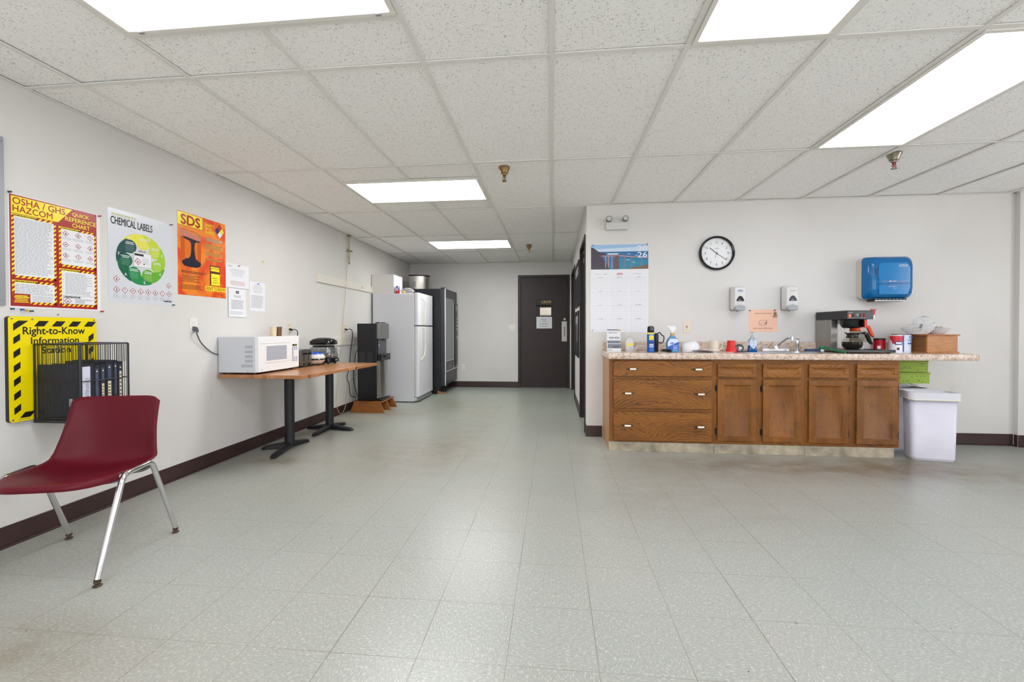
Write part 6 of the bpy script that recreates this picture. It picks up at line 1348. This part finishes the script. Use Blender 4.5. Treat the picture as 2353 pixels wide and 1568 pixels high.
for i, (cx, cy, z0, rot, hh, lb) in enumerate(((3.170, 4.245, .620, 2, .100, 'lime green speckled box, the lower of the two over the rear bin'), (3.160, 4.25, .722, -1, .110, 'lime green speckled box, the upper of the two under the countertop'))):
    t = thing('green_box', lb, 'box', (cx, cy, z0), 'lime green boxes under the countertop')
    M = RZ(cx, cy, z0, rot); b = MB(M_green); b.push(M); w_ = .19; b.prism(rrect(-w_, w_ - (.0 if i else .0), -.135, .135, .006), 0, hh - .014)
    b.push(F_front(-w_, 0, -.135))
    for _ in range(16): b.disc(random.uniform(.02, .36), random.uniform(.012, hh - .025), .004, .0006, M_blackp, 7)
    b.pop(); b.pop(); obj('tray', b, t, bevel=.002)
    b = MB(M_green); b.push(M); b.prism(rrect(-w_ - .004, w_ + .004, -.139, .139, .006), hh - .0135, hh - .002); b.prism(rrect(-w_ - .0045, w_ + .0045, -.1395, .1395, .006), hh - .015, hh - .0125, mat('lid_edge_brown', (136, 84, 40), .5)); b.pop(); obj('lid', b, t)
b = MB(M_film); crumple(b, (3.14, 4.20, .5775), .155, .10, .020, M_film, 21, 12, .2)
single('plastic_wrap', b, 'crumpled clear wrap squeezed between the rear bin and the green boxes', 'plastic wrap', (3.14, 4.2, .5775), angle=20)

# ============================================================ ON THE KITCHENETTE WALL
# emergency light
t = thing('emergency_light', 'two-headed emergency light above the calendar', 'emergency light', (.65, YK, 2.13))
b = MB(M_lgrey); b.push(F_front(.540, 2.125)); b.prism(rrect(0, .215, 0, .075, .006), 0, .06); b.prism(rrect(.03, .185, .07, .108, .004), 0, .045); b.pop(); obj('housing', b, t, bevel=.003)
for x in (.565, .728):
    b = MB(mat('lamp_grey', (118, 118, 120), .4)); b.push(Matrix.Translation((x, YK - .03, 2.218)) @ Matrix.Rotation(R(80), 4, 'X')); b.lathe([(.015, 0), (.024, .01), (.028, .035), (.0285, .06), (.022, .06)], (0, 0, 0), 24, caps=False); b.lathe([(.022, .06), (.018, .045), (.004, .03)], (0, 0, 0), 20, M_chrome, caps=False); b.lathe([(.022, .0585), (.002, .0587)], (0, 0, 0), 20, M_lgrey, caps=False); b.pop(); obj('lamp_head', b, t)
# calendar
W, Hh = .582, .903
CZ = 1.083
b = MB(M_paper); b.push(F_front(.389, CZ)); sheet(b, W, Hh, M_paper)
PH = .285
def cr(u0, v0, u1, v1, d, m): b.rect(U(u0), V(v1), U(u1), V(v0), d, m)
SKY = mat('print_sky', (150, 186, 220), .35); SEA = mat('print_sea', (30, 104, 158), .35); SEA2 = mat('print_sea_teal', (28, 128, 156), .35); ROCK = mat('print_rock', (66, 58, 74), .4); ARCH = mat('print_bridge', (176, 138, 128), .4)
SK2 = mat('print_sky_pale', (196, 212, 228), .35)
cr(.005, .004, .995, PH, .0018, SKY); b.poly([(U(.005), V(.06)), (U(.3), V(.05)), (U(.995), V(.03)), (U(.995), V(.085)), (U(.005), V(.10))], .0020, SK2); cr(.005, .085, .995, PH, .0022, SEA); b.poly([(U(.3), V(PH)), (U(.995), V(PH)), (U(.995), V(.18)), (U(.5), V(.16))], .0024, SEA2)
for (u, v) in ((.62, .115), (.75, .13), (.6, .18), (.85, .15), (.7, .21)): b.poly([(U(u), V(v)), (U(u + .08), V(v + .004)), (U(u + .05), V(v - .006))], .0026, SK2)
b.poly([(U(.005), V(PH)), (U(.005), V(.03)), (U(.06), V(.045)), (U(.13), V(.08)), (U(.24), V(.1)), (U(.28), V(.12)), (U(.2), V(.14)), (U(.26), V(.2)), (U(.34), V(PH))], .0027, ROCK)
b.poly([(U(.18), V(.128)), (U(.5), V(.125)), (U(.99), V(.155)), (U(.99), V(.165)), (U(.5), V(.14)), (U(.18), V(.138))], .0031, ARCH)
for u in (.25, .30, .36, .41, .46): b.poly([(U(u), V(PH - .02)), (U(u + .018), V(PH - .02)), (U(u + .018), V(.135)), (U(u), V(.135))], .0030, ARCH)
b.poly([(U(.39), V(PH)), (U(.5), V(PH)), (U(.49), V(.13)), (U(.42), V(.13))], .0032, mat('print_pier', (96, 76, 86), .4))
for u in (.57, .69, .86): b.poly([(U(u), V(PH - .02)), (U(u + .035), V(PH - .02)), (U(u + .025), V(.15)), (U(u + .01), V(.15))], .0030, mat('print_pier_pale', (110, 118, 140), .4))
b.rect(U(.29), V(.118), U(.48), V(.104), .0029, M_paper)
b.poly([(U(.6), V(PH)), (U(.75), V(.262)), (U(.9), V(.25)), (U(.995), V(.232)), (U(.995), V(PH))], .0033, mat('print_scrub', (120, 96, 76), .4))
b.text('20', U(.81), U(.975), V(.083), V(.022), .0038, M_paper, .04); b.text('26', U(.81), U(.975), V(.155), V(.094), .0038, M_paper, .04)
b.text('XPO', U(.45), U(.555), V(.352), V(.328), .002, mat('xpo_red', (186, 30, 50), .4), .05)
b.lines(U(.06), U(.19), V(.344), V(.336), 1, .002, M_lgp, .5, 0); b.lines(U(.215), U(.29), V(.344), V(.336), 1, .002, mat('pink_print'), .6, 0); b.lines(U(.73), U(.88), V(.344), V(.336), 1, .002, M_lgp, .6, 0)
MON = ['JANUARY', 'FEBRUARY', 'MARCH', 'APRIL', 'MAY', 'JUNE', 'JULY', 'AUGUST', 'SEPTEMBER', 'OCTOBER', 'NOVEMBER', 'DECEMBER']
for i, mn in enumerate(MON):
    c_, r_ = i % 3, i // 3; u0 = .022 + c_ * .328; u1 = u0 + .305; v0 = .372 + r_ * .157; um = (u0 + u1) / 2; tw = .006 * len(mn)
    b.text(mn, U(um - tw), U(um + tw), V(v0 + .008), V(v0), .002, M_greyp, .02); cr(u0, v0 + .011, u1, v0 + .0125, .002, M_lgp)
    rows_ = []
    for rr_ in range(5):
        for cc_ in range(7): 
            uu = u0 + .018 + cc_ * .042; vv = v0 + .03 + rr_ * .025; b.rect(U(uu), V(vv + .0035), U(uu + .011), V(vv), .002, M_lgp if cc_ else mat('pink_print'))
b.pop()
single('wall_calendar', b, 'large 2026 wall calendar with a coastal bridge photo', 'calendar', (.68, YK, CZ))
for (x, z, c_, lb) in ((.412, 1.977, (40, 60, 110), 'blue push pin at the top left of the calendar'), (.955, 1.980, RD, 'red push pin at the top right of the calendar'), (.405, 1.098, (41, 60, 110), 'blue push pin at the bottom left of the calendar'), (1.953, 1.296, (40, 40, 44), 'dark push pin at the top left of the peach notice'), (2.19, 1.298, (40, 40, 44), 'dark push pin at the top right of the peach notice')):
    pin((x, YK - .002, z), (0, -1, 0), c_, lb)
# clock
CXk, CZk, Rk = 1.632, 1.872, .172
t = thing('wall_clock', 'round wall clock with a black rim and white face', 'clock', (CXk, YK, CZk))
FRM = Matrix.Translation((CXk, YK, CZk)) @ Matrix.Rotation(R(90), 4, 'X')
b = MB(M_gblack); b.push(FRM); b.lathe([(Rk - .012, 0), (Rk - .002, .004), (Rk, .018), (Rk - .004, .034), (Rk - .012, .038), (Rk - .021, .034), (Rk - .023, .022), (Rk - .023, .010)], (0, 0, 0), 64, caps=False); b.pop(); obj('rim', b, t)
b = MB(M_whiteb); b.push(FRM); b.lathe([(Rk - .02, .002), (Rk - .02, .012), (.002, .0121)], (0, 0, 0), 64, caps=False); b.disc(0, 0, Rk - .02, .0123, mat('clock_white', (236, 236, 236), .5), 64)
for i in range(60):
    a = R(90 - 6 * i); L_ = .014 if i % 5 == 0 else .007; r1 = Rk - .026 if i % 5 == 0 else Rk - .030
    b.line((r1 - L_) * math.cos(a), (r1 - L_) * math.sin(a), r1 * math.cos(a), r1 * math.sin(a), .0028 if i % 5 == 0 else .0012, .0127, M_blackp if i % 5 == 0 else M_lgp)
for i in range(1, 13):
    a = R(90 - 30 * i); r1 = Rk - .062; s_ = str(i); wd = {1: .003, 11: .0068, 10: .0125, 12: .0125}.get(i, .0078); x, y = r1 * math.cos(a), r1 * math.sin(a); b.text(s_, x - wd, x + wd, y - .012, y + .012, .0127, mat('numeral_grey', (80, 80, 80), .5))
b.lines(-.02, .02, .045, .052, 1, .0127, M_greyp, .6, 0); b.lines(-.014, .014, -.075, -.07, 1, .0127, M_lgp, .5, 0); b.pop(); obj('dial', b, t)
b = MB(M_gblack); b.push(FRM); 
def hand(deg, L_, w_, d, m, tail=.02): a = R(90 - deg); b.line(-tail * math.cos(a), -tail * math.sin(a), L_ * math.cos(a), L_ * math.sin(a), w_, d, m)
hand(310, .086, .006, .0145, M_gblack); hand(126, .118, .004, .0155, M_gblack); hand(16, .13, .0013, .0165, M_lgp, .0); hand(196, .048, .005, .0163, M_grey, 0); b.lathe([(.006, .013), (.006, .018), (.002, .018)], (0, 0, 0), 14); b.pop(); obj('hands', b, t)
b = MB(M_pane); b.push(FRM); b.lathe([(Rk - .0215, .026), (.002, .0262)], (0, 0, 0), 64, caps=False); b.pop(); obj('clock_glass', b, t)
# soap / sanitiser dispensers
def soap(x0, x1, label, fit):
    z0, z1 = 1.288, 1.532; cx = (x0 + x1) / 2; w_ = (x1 - x0) / 2; t = thing('soap_dispenser', label, 'soap dispenser', (cx, YK, z0))
    def rr(y, ww, za, zb, r): return [(cx + x, y, z) for x, z in rrect(-ww, ww, za, zb, r, 5)]
    b = MB(mat('dispenser_back', (158, 156, 154), .4)); b.rings([rr(YK, w_ - .004, z0 + .006, z1, .02), rr(YK - .022, w_, z0 + .012, z1 - .001, .022)]); obj('back_plate', b, t)
    b = MB(mat('dispenser_shell', (216, 214, 212), .3)); b.rings([rr(YK - .0222, w_ - .002, z0 + .012, z1 - .002, .022), rr(YK - .07, w_ - .004, z0 + .022, z1 - .004, .024), rr(YK - .098, w_ - .012, z0 + .034, z1 - .012, .024), rr(YK - .106, w_ - .024, z0 + .05, z1 - .03, .02)]); obj('cover', b, t)
    b = MB(mat('push_bar_grey', (166, 168, 172), .35)); prof_ = [(-w_ + .014, .020), (-w_ + .02, .052), (0, .062), (w_ - .02, .052), (w_ - .014, .020), (w_ - .03, .004), (-w_ + .03, .004)]
    b.push(F_front(cx, z0, YK - .07)); b.prism(prof_[::-1][::-1] if False else [(p[0], p[1]) for p in (prof_[5], prof_[4], prof_[3], prof_[2], prof_[1], prof_[0], prof_[6])][::1], 0, .044); b.pop(); obj('push_bar', b, t, bevel=.006)
    b = MB(mat('smoked_window', (54, 54, 58), .15)); b.push(F_front(cx, z0 + .095, YK - .1062)); b.poly([(-.036, 0), (.036, 0), (.034, .018), (.018, .045), (.006, .052), (-.006, .052), (-.018, .045), (-.034, .018)], .0006, b.mats[0]); b.poly([(-.02, .006), (.012, .006), (.0, .016), (-.014, .014)], .0010, M_grey); b.pop(); obj('sight_window', b, t)
    b = MB(M_paper); b.push(F_front(cx, z0 + .185, YK - .1062))
    if fit: b.text('PURELL', -.024, .026, .004, .022, .0006, mat('purell_blue', (60, 90, 170), .4), .04, .2); b.text('SOAP', -.01, .012, -.008, -.002, .0006, M_lgp)
    else: b.text('PROVON', -.026, .026, .002, .011, .0006, M_greyp, .01)
    b.pop(); obj('logo', b, t)
    b = MB(M_black); b.cyl((cx - .01, YK - .06, z0 + .02), (cx - .012, YK - .062, z0 - .004), .006, .004, 10); obj('nozzle', b, t)
soap(1.760, 1.884, 'wall soap dispenser with blue logo, left of the pair', True)
soap(2.243, 2.371, 'wall soap dispenser with grey logo, right of the pair', False)
# peach notice
b = MB(mat('peach_paper', (244, 196, 170), .6)); b.push(F_front(1.947, 1.083)); W, Hh = .272, .221; sheet(b, W, Hh, b.mats[0])
b.text('CLEAN UP YOUR DISHES', .055, .215, .178, .188, .002, M_blackp, .02, .1); b.text("DON'T LEAVE THEM IN SINK", .042, .228, .030, .041, .002, M_blackp, .02, .1)
hd = [(.095, .095), (.098, .075), (.115, .065), (.14, .060), (.16, .064), (.165, .08), (.172, .10), (.174, .114), (.16, .118), (.12, .116), (.104, .112)]
for i in range(len(hd)): b.line(*hd[i], *hd[(i + 1) % len(hd)], .0022, .002, M_blackp)
for x in (.108, .122, .136): b.line(x, .068, x - .004, .1, .0015, .002, M_blackp)
b.disc(.155, .09, .011, .002, M_blackp, 14, .014); b.disc(.1545, .092, .0085, .0023, MATS['peach_paper'], 14, .011); b.line(.165, .108, .168, .075, .004, .002, M_blackp)
b.pop(); single('paper_notice', b, 'peach notice with a pointing hand above the sink', 'notice', (2.08, YK, 1.083))
# keys
t = thing('key_bunch', 'bunch of small keys hung over the corner of the peach notice', 'keys', (2.195, YK, 1.29)); b = MB(M_dchrome); random.seed(9)
b.tube([(2.193 + .008 * math.cos(q * math.pi / 6), YK - .012, 1.282 + .008 * math.sin(q * math.pi / 6)) for q in range(13)], .001, 6)
for q in range(4):
    b.push(F_front(2.193, 1.277, YK - .008 - q * .003) @ Matrix.Rotation(R(-22 + q * 14), 4, 'Z')); b.prism([(.008 * math.cos(s_ * math.pi / 5), -.008 + .008 * math.sin(s_ * math.pi / 5)) for s_ in range(10)], 0, .0015, M_brass if q % 2 else M_dchrome); b.prism([(-.003, -.05), (.003, -.052), (.003, -.014), (-.003, -.014)], 0, .0015, M_brass if q % 2 else M_dchrome); b.pop()
obj('keys', b, t)
# paper towel dispenser
PX0, PX1, PZ0, PZ1 = 2.930, 3.335, 1.392, 1.792
t = thing('towel_dispenser', 'blue translucent paper towel dispenser with beige sides', 'paper towel dispenser', ((PX0 + PX1) / 2, YK, PZ0))
b = MB(mat('dispenser_beige', (214, 208, 198), .4)); cx, cz = (PX0 + PX1) / 2, (PZ0 + PZ1) / 2
def rp(y, e, r): return [(x, y, z) for x, z in rrect(PX0 + e, PX1 - e, PZ0 + e, PZ1 - e, r, 6)]
b.rings([rp(YK, .012, .03), rp(YK - .09, 0, .035)]); obj('body', b, t)
b = MB(mat('towel_blue', (4, 104, 166), .12)); b.rings([rp(YK - .0902, .001, .035), rp(YK - .15, .006, .06), rp(YK - .185, .028, .07), rp(YK - .198, .06, .06)]); 
cv_ = obj('cover', b, t)
b = MB(mat('towel_blue_light', (16, 122, 186), .12)); b.push(F_front(PX0, PZ0, YK - .1985)); b.prism(rrect(.075, .33, .17, .33, .03), 0, .0025); b.prism(rrect(.075, .34, .13, .148, .008), 0, .006, mat('towel_blue')); b.prism(rrect(.08, .33, .04, .12, .01), 0, .0015)
b.disc(.075, .255, .028, .0008, mat('hub_blue', (10, 74, 124), .15), 20, .045)
b.pop(); obj('inner_roll_panel', b, cv_)
b = MB(M_paper); b.push(F_front(PX0, PZ0, YK - .2015)); b.text('enMotion', .245, .325, .30, .314, .0012, M_paper, .03); b.lines(.25, .32, .291, .296, 1, .0012, M_paper, .5, 0); b.text('Georgia', .185, .225, .155, .166, .0012, M_paper, .02); b.poly([(.16, .155), (.185, .155), (.172, .168)], .0012, M_paper); b.lines(.155, .215, .108, .113, 1, .0012, M_paper, .5, 0)
for q in range(10): b.line(.215 + .012 * math.cos(q * .6), .098 + .012 * math.sin(q * .6), .215 + .012 * math.cos(q * .6 + .5), .098 + .012 * math.sin(q * .6 + .5), .002, .0012, M_paper)
b.pop(); obj('logo', b, cv_)
b = MB(M_mblack); b.box(PX0 + .07, PX1 - .06, YK - .16, YK - .06, PZ0 - .022, PZ0 + .004); b.box(PX0 + .07, PX1 - .06, YK - .165, YK - .16, PZ0 - .022, PZ0 - .012, M_lgrey)
for q in range(9): b.box(PX0 + .08 + q * .03, PX0 + .084 + q * .03, YK - .164, YK - .16, PZ0 - .012, PZ0 + .003, M_grey)
obj('tear_slot', b, t)
b = MB(M_dchrome); b.push(F_front(PX1 - .035, PZ0 + .055, YK - .186)); b.lathe([(.007, 0), (.007, .004), (.001, .005)], (0, 0, 0), 12); b.pop(); obj('lock', b, t)

print('objects', len(bpy.data.objects))
